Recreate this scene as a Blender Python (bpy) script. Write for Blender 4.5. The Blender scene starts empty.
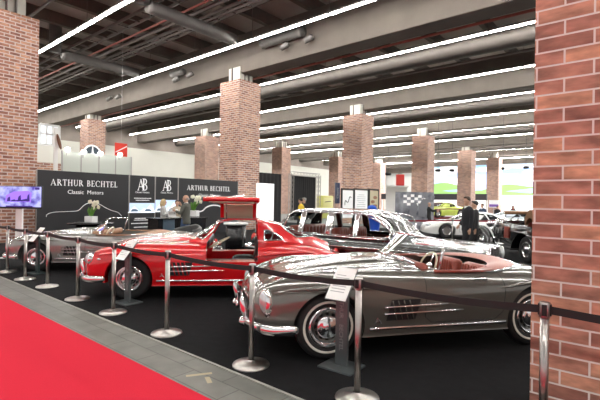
import bpy, bmesh, math, random
from mathutils import Vector, Matrix
from mathutils.bvhtree import BVHTree
random.seed(7)
PI = math.pi
SC = bpy.context.scene
COL = SC.collection

# ------------------------------------------------------------------ camera frame
F_PX, PITCH, YAW, ROLL, CAM_H = 426.0, 0.0011, -0.70, 0.0163, 1.6
FW = Vector((math.sin(YAW)*math.cos(PITCH), math.cos(YAW)*math.cos(PITCH), math.sin(PITCH)))
_R = Vector((math.cos(YAW), -math.sin(YAW), 0)); _U = _R.cross(FW)
RT = _R*math.cos(ROLL)+_U*math.sin(ROLL); UP = -_R*math.sin(ROLL)+_U*math.cos(ROLL)
ORG = Vector((0, 0, CAM_H))
cam = bpy.data.cameras.new('camera'); cam.sensor_width = 36; cam.lens = F_PX/600*36
cam.clip_end = 300
cam_o = bpy.data.objects.new('camera', cam); COL.objects.link(cam_o)
M = Matrix((RT, UP, -FW)).transposed().to_4x4(); M.translation = ORG
cam_o.matrix_world = M
SC.camera = cam_o

def ray(x, y):
    return (RT*((x-300)/F_PX) - UP*((y-200)/F_PX) + FW)
def at_z(x, y, z=0.0):
    d = ray(x, y); return ORG + d*((z-CAM_H)/d.z)
def at_d(x, y, d):
    return ORG + ray(x, y)*d
def at_plane(x, y, axis, val):
    d = ray(x, y); return ORG + d*((val-ORG[axis])/d[axis])
def cf(r, f, z=0.0):                     # right / forward on level ground
    fl = Vector((math.sin(YAW), math.cos(YAW), 0)); rr = Vector((math.cos(YAW), -math.sin(YAW), 0))
    p = rr*r + fl*f; p.z = z; return p
def ca(deg):                             # heading in the level camera frame -> world angle
    return math.radians(deg) - YAW

# ------------------------------------------------------------------ objects
def tag(o, label=None, cat=None, group=None, kind=None):
    if label: o['label'] = label
    if cat: o['category'] = cat
    if group: o['group'] = group
    if kind: o['kind'] = kind
    return o
def empty(name, loc=(0, 0, 0), rz=0, label=None, cat=None, group=None):
    o = bpy.data.objects.new(name, None); COL.objects.link(o)
    o.empty_display_size = .2
    o.location = loc; o.rotation_euler = (0, 0, rz)
    return tag(o, label, cat, group)
def obj(name, bm, mats, parent=None, smooth=None, loc=None, rot=None):
    me = bpy.data.meshes.new(name)
    if isinstance(bm, bpy.types.Mesh):
        bpy.data.meshes.remove(me); me = bm
    else:
        if smooth is not None:
            for f in bm.faces: f.smooth = True
            for e in bm.edges:
                if len(e.link_faces) == 2 and e.calc_face_angle(0) > smooth: e.smooth = False
        bm.to_mesh(me); bm.free()
    me.materials.clear()
    for m in (mats if isinstance(mats, (list, tuple)) else [mats]): me.materials.append(m)
    o = bpy.data.objects.new(name, me); COL.objects.link(o)
    if parent: o.parent = parent
    if loc: o.location = loc
    if rot: o.rotation_euler = rot
    return o
def copy_tree(o, parent=None):
    c = o.copy(); COL.objects.link(c); c.parent = parent
    for ch in o.children: copy_tree(ch, c)
    return c

# ------------------------------------------------------------------ mesh pieces
NB = bmesh.new
def add(bm, verts, faces, mi=0):
    vs = [bm.verts.new(v) for v in verts]; out = []
    for f in faces:
        try:
            fc = bm.faces.new([vs[i] for i in f]); fc.material_index = mi; out.append(fc)
        except ValueError: pass
    return vs
def box(bm, c, s, mi=0, mat=None, bev=0):
    x, y, z = s[0]/2, s[1]/2, s[2]/2
    if bev:
        t = bmesh.new(); bmesh.ops.create_cube(t, size=1)
        for v in t.verts: v.co = Vector((v.co.x*s[0], v.co.y*s[1], v.co.z*s[2]))
        bmesh.ops.bevel(t, geom=list(t.edges), offset=bev, segments=2, affect='EDGES', profile=.5)
        t.verts.index_update()
        P = [Vector(v.co)+Vector(c) for v in t.verts]; Fs = [[v.index for v in f.verts] for f in t.faces]
        t.free()
        if mat: P = [mat @ p for p in P]
        return add(bm, P, Fs, mi)
    P = [Vector(c)+Vector((a*x, b*y, d*z)) for a, b, d in ((-1,-1,-1),(1,-1,-1),(1,1,-1),(-1,1,-1),(-1,-1,1),(1,-1,1),(1,1,1),(-1,1,1))]
    if mat: P = [mat @ p for p in P]
    return add(bm, P, [(3,2,1,0),(4,5,6,7),(0,1,5,4),(1,2,6,5),(2,3,7,6),(3,0,4,7)], mi)
def prism(bm, poly, a, b, axis=2, mi=0):
    """poly: 2-d points; extruded from a to b along axis (other two axes in order)."""
    def put(p, h):
        return (h, p[0], p[1]) if axis == 0 else (p[0], h, p[1]) if axis == 1 else (p[0], p[1], h)
    n = len(poly); P = [put(p, a) for p in poly]+[put(p, b) for p in poly]
    Fs = [tuple(range(n))[::-1], tuple(range(n, 2*n))]+[(i, (i+1) % n, n+(i+1) % n, n+i) for i in range(n)]
    return add(bm, P, Fs, mi)
def rings(bm, R, closed=True, caps=True, mi=0):
    n = len(R[0]); P = [p for r in R for p in r]; Fs = []
    for i in range(len(R)-1):
        for j in range(n if closed else n-1):
            k = (j+1) % n; Fs.append((i*n+j, i*n+k, (i+1)*n+k, (i+1)*n+j))
    if caps: Fs += [tuple(range(n))[::-1], tuple(range((len(R)-1)*n, len(R)*n))]
    return add(bm, P, Fs, mi)
def tube(bm, pts, r, n=8, mi=0, caps=True, flat=None, closed=False):
    """round tube along pts; r number or list; flat=(a,b) scales of section axes"""
    pts = [Vector(p) for p in pts]; N = len(pts); R = []; prev = None
    for i, p in enumerate(pts):
        if closed: t = pts[(i+1) % N]-pts[i-1]
        else: t = pts[min(i+1, N-1)]-pts[max(i-1, 0)]
        if t.length < 1e-9: t = Vector((0, 0, 1))
        t.normalize()
        if prev is None:
            u = Vector((0, 0, 1)) if abs(t.z) < .9 else Vector((1, 0, 0))
        else: u = prev
        u = u - t*u.dot(t)
        if u.length < 1e-6: u = Vector((1, 0, 0))-t*t.x
        u.normalize(); prev = u; w = t.cross(u)
        rr = r[i] if isinstance(r, (list, tuple)) else r
        fa, fb = flat or (1, 1)
        R.append([p+u*math.cos(2*PI*k/n)*rr*fa+w*math.sin(2*PI*k/n)*rr*fb for k in range(n)])
    if closed: R.append(R[0]); caps = False
    vs = rings(bm, R, True, caps, mi)
    if closed: bmesh.ops.remove_doubles(bm, verts=vs, dist=1e-6)
    return vs
def lathe(bm, prof, n=24, axis=2, c=(0, 0, 0), mi=0, caps=True):
    """prof: (radius, height)"""
    R = []
    for r, h in prof:
        ring = []
        for k in range(n):
            a = 2*PI*k/n; x, y = r*math.cos(a), r*math.sin(a)
            p = (x, y, h) if axis == 2 else (x, h, -y) if axis == 1 else (h, x, y)
            ring.append(Vector(p)+Vector(c))
        R.append(ring)
    return rings(bm, R, True, caps, mi)
def ell(bm, c, r, n=16, m=10, mi=0, mat=None):
    R = []
    for i in range(1, m):
        a = PI*i/m
        R.append([Vector((r[0]*math.sin(a)*math.cos(2*PI*k/n), r[1]*math.sin(a)*math.sin(2*PI*k/n), -r[2]*math.cos(a))) for k in range(n)])
    P = [p for q in R for p in q]; P += [Vector((0, 0, -r[2])), Vector((0, 0, r[2]))]
    Fs = [(i*n+j, i*n+(j+1) % n, (i+1)*n+(j+1) % n, (i+1)*n+j) for i in range(m-2) for j in range(n)]
    b, t = len(P)-2, len(P)-1
    Fs += [(b, (j+1) % n, j) for j in range(n)]+[(t, (m-2)*n+j, (m-2)*n+(j+1) % n) for j in range(n)]
    P = [(mat @ p if mat else p)+Vector(c) for p in P]
    return add(bm, P, Fs, mi)
def grid(bm, G, mi=0):
    return rings(bm, G, False, False, mi)
def strip(bm, A, B, mi=0):
    return grid(bm, [A, B], mi)

def pchip(tab, x):
    if x <= tab[0][0]: return tab[0][1]
    if x >= tab[-1][0]: return tab[-1][1]
    n = len(tab)
    for i in range(n-1):
        if tab[i][0] <= x <= tab[i+1][0]: break
    h = [tab[k+1][0]-tab[k][0] for k in range(n-1)]; d = [(tab[k+1][1]-tab[k][1])/h[k] for k in range(n-1)]
    def m(k):
        if k == 0: return d[0]
        if k == n-1: return d[-1]
        if d[k-1]*d[k] <= 0: return 0
        w1, w2 = 2*h[k]+h[k-1], h[k]+2*h[k-1]
        return (w1+w2)/(w1/d[k-1]+w2/d[k])
    t = (x-tab[i][0])/h[i]; a, b = tab[i][1], tab[i+1][1]
    return (2*t**3-3*t*t+1)*a+(t**3-2*t*t+t)*h[i]*m(i)+(-2*t**3+3*t*t)*b+(t**3-t*t)*h[i]*m(i+1)
def crom(P, per=4):
    """Catmull-Rom through 2-d/3-d points"""
    P = [Vector(p) for p in P]; out = []
    for i in range(len(P)-1):
        a, b, c, d = P[max(i-1, 0)], P[i], P[i+1], P[min(i+2, len(P)-1)]
        for k in range(per):
            t = k/per
            out.append(.5*((2*b)+(c-a)*t+(2*a-5*b+4*c-d)*t*t+(3*b-a-3*c+d)*t**3))
    out.append(P[-1]); return out

def boolean(bm, cutters, op='DIFFERENCE'):
    """cut a closed mesh and bake the result; cut faces take material index 1"""
    def tmp(b):
        me = bpy.data.meshes.new('t'); bmesh.ops.recalc_face_normals(b, faces=b.faces[:]); b.to_mesh(me)
        for m in (None, None): me.materials.append(m)
        o = bpy.data.objects.new('t', me); COL.objects.link(o); return o
    A = tmp(bm); bm.free(); T = [A]
    for c in cutters:
        for f in c.faces: f.material_index = 1
        o = tmp(c); c.free(); T.append(o)
        md = A.modifiers.new('b', 'BOOLEAN'); md.operation = op; md.object = o; md.solver = 'EXACT'
    dg = bpy.context.evaluated_depsgraph_get(); dg.update()
    me = bpy.data.meshes.new_from_object(A.evaluated_get(dg))
    out = bmesh.new(); out.from_mesh(me); bpy.data.meshes.remove(me)
    for o in T:
        me = o.data; bpy.data.objects.remove(o); bpy.data.meshes.remove(me)
    return out
def text_bm(s, size, font_shear=0, align='CENTER', ext=0.002):
    cu = bpy.data.curves.new('t', 'FONT'); cu.body = s; cu.size = size; cu.align_x = align; cu.extrude = ext; cu.shear = font_shear; cu.resolution_u = 2
    o = bpy.data.objects.new('t', cu); COL.objects.link(o)
    dg = bpy.context.evaluated_depsgraph_get(); dg.update()
    me = bpy.data.meshes.new_from_object(o.evaluated_get(dg)); b = bmesh.new(); b.from_mesh(me)
    bpy.data.meshes.remove(me); bpy.data.objects.remove(o); bpy.data.curves.remove(cu)
    return b
def merge(bm, other, mat=None):
    other.verts.index_update()
    P = [mat @ v.co if mat else v.co.copy() for v in other.verts]
    add(bm, P, [[v.index for v in f.verts] for f in other.faces]); other.free()

# ------------------------------------------------------------------ serif capitals (2-d polygons, unit height)
def arcpoly(cx, cy, ro, ri, a0, a1, n=14):
    o = [(cx+ro[0]*math.cos(a0+(a1-a0)*k/n), cy+ro[1]*math.sin(a0+(a1-a0)*k/n)) for k in range(n+1)]
    i = [(cx+ri[0]*math.cos(a0+(a1-a0)*k/n), cy+ri[1]*math.sin(a0+(a1-a0)*k/n)) for k in range(n+1)]
    return [[o[k], o[k+1], i[k+1], i[k]] for k in range(n)]
def R_(x0, y0, x1, y1): return [[(x0, y0), (x1, y0), (x1, y1), (x0, y1)]]
W_, T_, S_, SH = .15, .06, .08, .05
def stem(x, w=W_, y0=0, y1=1, bot=True, top=True):
    p = R_(x, y0, x+w, y1)
    if bot: p += R_(x-S_, y0, x+w+S_, y0+SH)
    if top: p += R_(x-S_, y1-SH, x+w+S_, y1)
    return p
def glyph(c):
    h = PI/2
    if c == 'A': return [[(.06, 0), (.13, 0), (.44, .93), (.40, 1)]]+[[(.36, 1), (.46, 1), (.86, 0), (.68, 0)]]+R_(.2, .3, .68, .36)+R_(0, 0, .22, SH)+R_(.58, 0, .94, SH), .92
    if c == 'B': return stem(.08)+arcpoly(.3, .75, (.26, .25), (.13, .19), -h, h)+arcpoly(.3, .26, (.32, .26), (.18, .2), -h, h)+R_(.2, .94, .3, 1)+R_(.2, .49, .3, .55)+R_(.2, 0, .3, .06), .66
    if c == 'C': return arcpoly(.46, .5, (.46, .52), (.31, .46), .75, 2*PI-.75)+[[(.74, .66), (.8, .66), (.8, .98), (.75, .9)]], .84
    if c == 'E': return stem(.08)+R_(.2, .94, .58, 1)+R_(.2, .48, .46, .54)+R_(.2, 0, .6, .06)+R_(.53, .78, .58, 1)+R_(.43, .4, .46, .62)+R_(.56, 0, .62, .24), .66
    if c == 'H': return stem(.08)+stem(.6)+R_(.2, .48, .62, .54), .86
    if c == 'L': return stem(.08)+R_(.2, 0, .56, .06)+R_(.51, 0, .57, .26), .6
    if c == 'R': return stem(.08)+arcpoly(.3, .74, (.28, .26), (.14, .2), -h, h)+R_(.2, .94, .3, 1)+R_(.2, .47, .32, .53)+[[(.3, .5), (.45, .5), (.82, 0), (.62, 0)]], .78
    if c == 'T': return stem(.29, top=False)+R_(.02, .94, .72, 1)+R_(.02, .74, .07, 1)+R_(.67, .74, .72, 1), .74
    if c == 'U': return stem(.08, y0=.3, bot=False)+stem(.62, w=.07, y0=.3, bot=False)+arcpoly(.385, .3, (.305, .31), (.2, .25), PI, 2*PI), .8
    return [], .4
def serif(bm, s, height, width=None, d=.004, squeeze=1.0):
    """lay out text in the local x-y plane, extruded to d in z"""
    polys = []; x = 0
    for c in s:
        ps, w = glyph(c)
        for p in ps: polys.append([(x+q[0], q[1]) for q in p])
        x += w+.12*squeeze
    k = (width/x) if width else height
    for p in polys: prism(bm, [(q[0]*k, q[1]*height) for q in p], 0, d)
    return x*k

# ------------------------------------------------------------------ materials
def mat(name, col, rough=.5, metal=0, coat=0, emit=None, es=1, spec=.5, noise=None, bump=None, alpha=None):
    m = bpy.data.materials.new(name); m.use_nodes = True; nt = m.node_tree; b = nt.nodes['Principled BSDF']
    b.inputs['Base Color'].default_value = (*col, 1); b.inputs['Roughness'].default_value = rough
    b.inputs['Metallic'].default_value = metal; b.inputs['Coat Weight'].default_value = coat
    b.inputs['Coat Roughness'].default_value = .03; b.inputs['Specular IOR Level'].default_value = spec
    if emit: b.inputs['Emission Color'].default_value = (*emit, 1); b.inputs['Emission Strength'].default_value = es
    if noise or bump:
        tc = nt.nodes.new('ShaderNodeTexCoord'); n = nt.nodes.new('ShaderNodeTexNoise')
        n.inputs['Scale'].default_value = (noise or bump)[0]; n.inputs['Detail'].default_value = 5
        nt.links.new(tc.outputs['Object'], n.inputs['Vector'])
    if noise:
        mx = nt.nodes.new('ShaderNodeMix'); mx.data_type = 'RGBA'; k = noise[1]
        mx.inputs[6].default_value = (*[c*(1-k) for c in col], 1); mx.inputs[7].default_value = (*[min(1, c*(1+k)) for c in col], 1)
        nt.links.new(n.outputs['Fac'], mx.inputs[0]); nt.links.new(mx.outputs[2], b.inputs['Base Color'])
    if bump:
        bp = nt.nodes.new('ShaderNodeBump'); bp.inputs['Strength'].default_value = bump[1]; bp.inputs['Distance'].default_value = .01
        nt.links.new(n.outputs['Fac'], bp.inputs['Height']); nt.links.new(bp.outputs['Normal'], b.inputs['Normal'])
    return m
def glass(name, tint, k=.12, rough=0.0):
    m = bpy.data.materials.new(name); m.use_nodes = True; nt = m.node_tree; nt.nodes.remove(nt.nodes['Principled BSDF'])
    out = nt.nodes['Material Output']; tr = nt.nodes.new('ShaderNodeBsdfTransparent'); gl = nt.nodes.new('ShaderNodeBsdfGlossy')
    tr.inputs['Color'].default_value = (*tint, 1); gl.inputs['Roughness'].default_value = rough
    lw = nt.nodes.new('ShaderNodeLayerWeight'); lw.inputs['Blend'].default_value = k
    mx = nt.nodes.new('ShaderNodeMixShader'); nt.links.new(lw.outputs['Fresnel'], mx.inputs[0])
    nt.links.new(tr.outputs[0], mx.inputs[1]); nt.links.new(gl.outputs[0], mx.inputs[2]); nt.links.new(mx.outputs[0], out.inputs['Surface'])
    return m
def brick_mat(name, c1, c2, c3, mortar, bw, bh, ms, bright=1.0):
    m = bpy.data.materials.new(name); m.use_nodes = True; nt = m.node_tree; L = nt.links.new; b = nt.nodes['Principled BSDF']
    b.inputs['Roughness'].default_value = .75
    uv = nt.nodes.new('ShaderNodeUVMap')
    br = nt.nodes.new('ShaderNodeTexBrick'); br.inputs['Scale'].default_value = 1
    br.inputs['Brick Width'].default_value = bw; br.inputs['Row Height'].default_value = bh
    br.inputs['Mortar Size'].default_value = ms; br.inputs['Mortar Smooth'].default_value = .15; br.inputs['Bias'].default_value = 0
    br.inputs['Color1'].default_value = (0, 0, 0, 1); br.inputs['Color2'].default_value = (1, 1, 1, 1); br.inputs['Mortar'].default_value = (.5, .5, .5, 1)
    L(uv.outputs[0], br.inputs['Vector'])
    rp = nt.nodes.new('ShaderNodeValToRGB'); e = rp.color_ramp.elements
    e[0].position = 0; e[0].color = (*c1, 1); e[1].position = 1; e[1].color = (*c3, 1); q = e.new(.5); q.color = (*c2, 1)
    L(br.outputs['Color'], rp.inputs[0])
    no = nt.nodes.new('ShaderNodeTexNoise'); no.inputs['Scale'].default_value = 3/bw; no.inputs['Detail'].default_value = 6
    mp = nt.nodes.new('ShaderNodeMapping'); mp.inputs['Scale'].default_value = (.6, 1.6, 1); L(uv.outputs[0], mp.inputs[0]); L(mp.outputs[0], no.inputs['Vector'])
    r2 = nt.nodes.new('ShaderNodeMapRange'); r2.inputs[1].default_value = .3; r2.inputs[2].default_value = .7; r2.inputs[3].default_value = .55*bright; r2.inputs[4].default_value = 1.35*bright
    L(no.outputs['Fac'], r2.inputs[0])
    mu = nt.nodes.new('ShaderNodeMix'); mu.data_type = 'RGBA'; mu.blend_type = 'MULTIPLY'; mu.inputs[0].default_value = 1
    L(rp.outputs[0], mu.inputs[6]); L(r2.outputs[0], mu.inputs[7])
    mx = nt.nodes.new('ShaderNodeMix'); mx.data_type = 'RGBA'; L(br.outputs['Fac'], mx.inputs[0]); L(mu.outputs[2], mx.inputs[6]); mx.inputs[7].default_value = (*mortar, 1)
    L(mx.outputs[2], b.inputs['Base Color'])
    bp = nt.nodes.new('ShaderNodeBump'); bp.invert = True; bp.inputs['Strength'].default_value = .4; bp.inputs['Distance'].default_value = .01
    L(br.outputs['Fac'], bp.inputs['Height']); L(bp.outputs[0], b.inputs['Normal'])
    return m
def box_uv(bm):
    uv = bm.loops.layers.uv.new('uv')
    for f in bm.faces:
        n = f.normal
        for l in f.loops:
            p = l.vert.co
            l[uv].uv = (p.y, p.z) if abs(n.x) > .7 else (p.x, p.z) if abs(n.y) > .7 else (p.x, p.y)

K = {}
K['red'] = mat('red car paint', (.64, .006, .010), .25, 0, 1)
K['grey'] = mat('dark grey car paint', (.135, .13, .115), .16, .25, 1)
K['silver'] = mat('silver grey car paint', (.27, .27, .255), .2, .35, 1)
K['black'] = mat('black car paint', (.004, .004, .005), .2, 0, 1)
K['white'] = mat('white car paint', (.8, .8, .78), .3, 0, 1)
K['lime'] = mat('lime yellow car paint', (.62, .75, .10), .3, 0, 1)
K['lightsilver'] = mat('pale silver car paint', (.5, .52, .55), .3, .3, 1)
K['chrome'] = mat('chrome', (.88, .88, .9), .11, 1)
K['steel'] = mat('brushed steel', (.44, .415, .40), .30, 1, noise=(60, .12))
K['base_steel'] = mat('scuffed steel', (.50, .48, .45), .34, 1, noise=(14, .3))
K['rubber'] = mat('tyre rubber', (.012, .012, .013), .65)
K['whitewall'] = mat('whitewall rubber', (.75, .73, .66), .5)
K['dark'] = mat('dark recess', (.008, .008, .009), .6)
K['rim'] = mat('grey painted rim', (.16, .16, .15), .3, .6, .5)
K['leather_red'] = mat('red brown leather', (.28, .055, .035), .4, bump=(40, .15))
K['tonneau'] = mat('russet tonneau leather', (.30, .085, .055), .45, bump=(60, .15))
K['leather_tan'] = mat('tan leather', (.33, .17, .09), .5, bump=(40, .15))
K['leather_black'] = mat('black leather', (.012, .012, .013), .35, bump=(40, .15))
K['cream'] = mat('cream lining', (.55, .49, .36), .7)
K['ivory'] = mat('ivory plastic', (.75, .68, .5), .3)
K['glass'] = glass('clear car glass', (.93, .95, .95), .08)
K['glass_dark'] = glass('smoked car glass', (.35, .38, .4), .25)
K['lens'] = mat('headlamp lens', (.75, .78, .8), .08, .6, 1)
K['redlens'] = mat('red lamp lens', (.5, .01, .01), .15, 0, 1)
K['carpet_dark'] = mat('dark trunk carpet', (.03, .03, .032), .95)
K['brass'] = mat('polished badge', (.7, .66, .5), .25, 1)
# ------------------------------------------------------------------ car kit.  local frame: +X nose, +Y left, Z up; s = distance from the nose tip
def body_bm(tb, L, xn, bulge=None, n_st=64, fy=(.30, .52, .74, .89, .97)):
    s_0 = tb['W'][0][0]
    """closed lofted car body; tb holds pchip tables W, C, F, zb, zs over s"""
    S = []
    for i in range(n_st+1):
        t = i/n_st; S.append(s_0+(L-s_0)*((.5-.5*math.cos(PI*t))*.5+t*.5))
    R = []
    for s in S:
        W, C, F, zb, zs = (pchip(tb[k], s) for k in ('W', 'C', 'F', 'zb', 'zs'))
        P = [(0, C), (fy[0]*W, C-.006), (fy[1]*W, (C+F)/2-.014), (fy[2]*W, F), (fy[3]*W, F-.22*(F-zs)), (fy[4]*W, F-.55*(F-zs)),
             (W, zs), (.985*W, (zs+zb)/2), (.955*W, zb+.03), (.90*W, zb), (.4*W, zb-.01), (0, zb-.01)]
        h = crom([(p[0], p[1], 0) for p in P], 4)
        half = []
        for p in h:
            y, z = p[0], p[1]
            if bulge and z > zs: z += bulge(s, y, W)
            half.append((y, z))
        ring = [Vector((xn-s, y, z)) for y, z in half]+[Vector((xn-s, -y, z)) for y, z in half[-2:0:-1]]
        R.append(ring)
    bm = NB(); rings(bm, R); bmesh.ops.recalc_face_normals(bm, faces=bm.faces[:]); return bm
def cabin_bm(tb, s0, s1, xn, n_st=40, ins=0.0):
    """closed greenhouse loft; tables T roof height, wt roof half width, wb half width at the waist, B waist height; ins = inset"""
    R = []
    for i in range(n_st+1):
        s = s0+(s1-s0)*i/n_st
        T, wt, wb, B = (pchip(tb[k], s) for k in ('T', 'wt', 'wb', 'B'))
        T -= ins; wt -= ins*.6; wb -= ins; B0 = B-.12-ins*1.5
        wt, wb = max(wt, .03), max(wb, .04); T = max(T, B+.004)
        d = min(.07, (T-B)*.4)
        P = [(0, T), (.6*wt, T-.12*d), (.9*wt, T-.45*d), (wt+.02*(wb-wt), T-d), (wt*.55+wb*.45, (T-d)*.6+B*.4), (wb, B), (wb, B0), (wb*.5, B0), (0, B0)]
        h = crom([(p[0], p[1], 0) for p in P[:6]], 3)+[Vector((p[0], p[1], 0)) for p in P[6:]]
        R.append([Vector((xn-s, p[0], p[1])) for p in h]+[Vector((xn-s, -p[0], p[1])) for p in h[-2:0:-1]])
    bm = NB(); rings(bm, R); bmesh.ops.recalc_face_normals(bm, faces=bm.faces[:]); return bm
def arch_cut(x, r, W0, W1, z=.33, side=1, n=40):
    bm = NB(); lathe(bm, [(r, W0), (r, W1)], n, axis=1, c=(0, 0, 0))
    for v in bm.verts: v.co = Vector((v.co.x+x, v.co.y*side, v.co.z+z))
    return bm
def side_cut(poly, y0, y1, xn, side=1):
    bm = NB(); prism(bm, [(xn-s, z) for s, z in poly], y0*side, y1*side, axis=1); return bm
def hit_side(bvh, x, z, side, dflt=.8):
    h = bvh.ray_cast(Vector((x, 2.5*side, z)), Vector((0, -side, 0)))
    return h[0].y if h[0] else dflt*side
def hit_top(bvh, x, y, dflt=.9):
    h = bvh.ray_cast(Vector((x, y, 3)), Vector((0, 0, -1)))
    return h[0].z if h[0] else dflt
def side_path(bvh, pts, xn, side, lift=0.004, sub=6, dflt=.8):
    out = []
    for i in range(len(pts)-1):
        for k in range(sub):
            t = k/sub; s = pts[i][0]*(1-t)+pts[i+1][0]*t; z = pts[i][1]*(1-t)+pts[i+1][1]*t
            out.append(Vector((xn-s, hit_side(bvh, xn-s, z, side, dflt)+lift*side, z)))
    s, z = pts[-1]; out.append(Vector((xn-s, hit_side(bvh, xn-s, z, side, dflt)+lift*side, z)))
    return out
def make_wheel(par, x, y, r=.33, w=.17, white=False, style='cap', name='wheel'):
    """tyre mesh with rim and cap children; outside faces +Y of its own frame"""
    bm = NB(); ri = r*.60
    lathe(bm, [(ri, -w*.42), (ri+.02, -w*.5), (r-.05, -w*.5), (r-.012, -w*.40), (r, -w*.2), (r, w*.2), (r-.012, w*.40), (r-.05, w*.5), (ri+.02, w*.5), (ri, w*.42)], 40, axis=1, caps=False)
    t = obj(name, bm, K['rubber'], par, .6, loc=(x, y, r), rot=(0, 0, 0 if y > 0 else PI))
    if white:
        bm = NB(); lathe(bm, [(ri+.040, w*.505), (ri+.043, w*.522), (ri+.062, w*.522), (ri+.065, w*.50)], 40, axis=1, caps=False); obj('whitewall', bm, K['whitewall'], t, .6)
    bm = NB(); lathe(bm, [(ri+.004, w*.42), (ri+.006, w*.50), (ri-.022, w*.52), (ri-.034, w*.44), (ri-.045, w*.36)], 40, axis=1, caps=False); obj('trim_ring', bm, K['chrome'], t, .6)
    bm = NB(); lathe(bm, [(ri-.04, w*.36), (ri-.075, w*.16), (ri-.10, w*.30), (.03, w*.34), (0.001, w*.34)], 40, axis=1, caps=False)
    lathe(bm, [(ri, -w*.3), (.001, -w*.3)], 40, axis=1, caps=False)
    obj('rim', bm, K['rim'] if style == 'cap' else K['steel'], t, .5)
    if style == 'alloy':
        bm = NB()
        for k in range(10):
            m = Matrix.Rotation(2*PI*k/10, 4, 'Y'); box(bm, (ri*.5, w*.40, 0), (ri*.95, .02, .035), mat=m)
        obj('spokes', bm, K['steel'], t)
        return t
    bm = NB(); lathe(bm, [(.118, w*.30), (.115, w*.44), (.095, w*.52), (.07, w*.50), (.055, w*.56), (.03, w*.60), (.001, w*.61)], 32, axis=1, caps=False); hc = obj('hubcap', bm, K['chrome'], t, .5)
    bm = NB()
    for k in range(12):
        m = Matrix.Rotation(2*PI*k/12, 4, 'Y'); ell(bm, m @ Vector((ri-.062, w*.22, 0)), (.022, .006, .026), 8, 6)
    obj('rim_slots', bm, K['dark'], t, .8)
    return t
def seat_bm(w=.5, d=.5, h=.5, flutes=7):
    bm = NB()
    # cushion
    box(bm, (0, 0, .09), (d, w, .16), bev=.05)
    n = flutes
    for k in range(n):
        y = -w/2+.06+(w-.12)*(k+.5)/n
        ell(bm, (0.02, y, .17), (d*.40, (w-.12)/n*.52, .03), 10, 6)
    m = Matrix.Translation((-d*.42, 0, .12)) @ Matrix.Rotation(math.radians(-16), 4, 'Y')
    box(bm, (0, 0, h/2), (.12, w, h), mat=m, bev=.05)
    for k in range(n):
        y = -w/2+.06+(w-.12)*(k+.5)/n
        ell(bm, m @ Vector((.06, y, h/2)), (.03, (w-.12)/n*.52, h*.42), 8, 8)
    return bm
def steering(par, x, y, z, m_rim, r=.19, tilt=25):
    bm = NB(); a = math.radians(90-tilt); mt = Matrix.Translation((x, y, z)) @ Matrix.Rotation(a-PI, 4, 'Y')
    tube(bm, [mt @ Vector((r*math.cos(2*PI*k/28), r*math.sin(2*PI*k/28), 0)) for k in range(28)], .011, 8, closed=True)
    o = obj('steering_wheel', bm, m_rim, par, .8)
    bm = NB()
    for q in (.2, PI-.2): tube(bm, [mt @ Vector((0, 0, .02)), mt @ Vector((r*math.cos(q), r*math.sin(q), 0))], .008, 6)
    ell(bm, mt @ Vector((0, 0, .02)), (.04, .04, .04), 12, 8); obj('horn_hub', bm, K['chrome'], o, .8)
def ring_path(c, ry, rz, n=24):
    return [Vector((c[0], c[1]+ry*math.cos(2*PI*k/n), c[2]+rz*math.sin(2*PI*k/n))) for k in range(n)]

SLX = 2.03
SL = dict(
    W=[(0, .46), (.04, .58), (.12, .69), (.28, .785), (.55, .845), (.83, .87), (1.2, .868), (1.7, .855), (2.2, .858), (2.8, .872), (3.23, .885), (3.65, .86), (4.0, .80), (4.28, .70), (4.44, .57), (4.52, .42)],
    C=[(0, .56), (.03, .62), (.1, .68), (.25, .75), (.55, .825), (1.0, .885), (1.5, .93), (1.78, .95), (2.4, .95), (2.8, .92), (3.1, .885), (3.4, .86), (3.8, .80), (4.15, .71), (4.4, .62), (4.52, .55)],
    F=[(0, .555), (.03, .61), (.1, .68), (.25, .765), (.5, .835), (.83, .872), (1.2, .872), (1.7, .868), (2.2, .86), (2.7, .855), (3.0, .855), (3.25, .86), (3.6, .835), (3.95, .77), (4.25, .68), (4.45, .59), (4.52, .53)],
    zb=[(0, .37), (.1, .33), (.3, .28), (.8, .235), (1.2, .215), (3.0, .215), (3.5, .25), (4.0, .31), (4.35, .38), (4.52, .44)],
    zs=[(0, .48), (.3, .56), (.83, .62), (1.5, .60), (2.2, .60), (3.2, .63), (4.0, .58), (4.52, .50)])
NOSE = .08
for _k in SL: SL[_k] = [((NOSE+s*(.83-NOSE)/.83) if s < .83 else s, v) for s, v in SL[_k]]
FX = SLX-NOSE                      # nose tip
def sl_bulge(s, y, W):
    w = max(0, min(1, (s-.35)/.35))*max(0, min(1, (1.75-s)/.3))
    return .028*w*math.exp(-((abs(y)-.24)/.075)**2)
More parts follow.
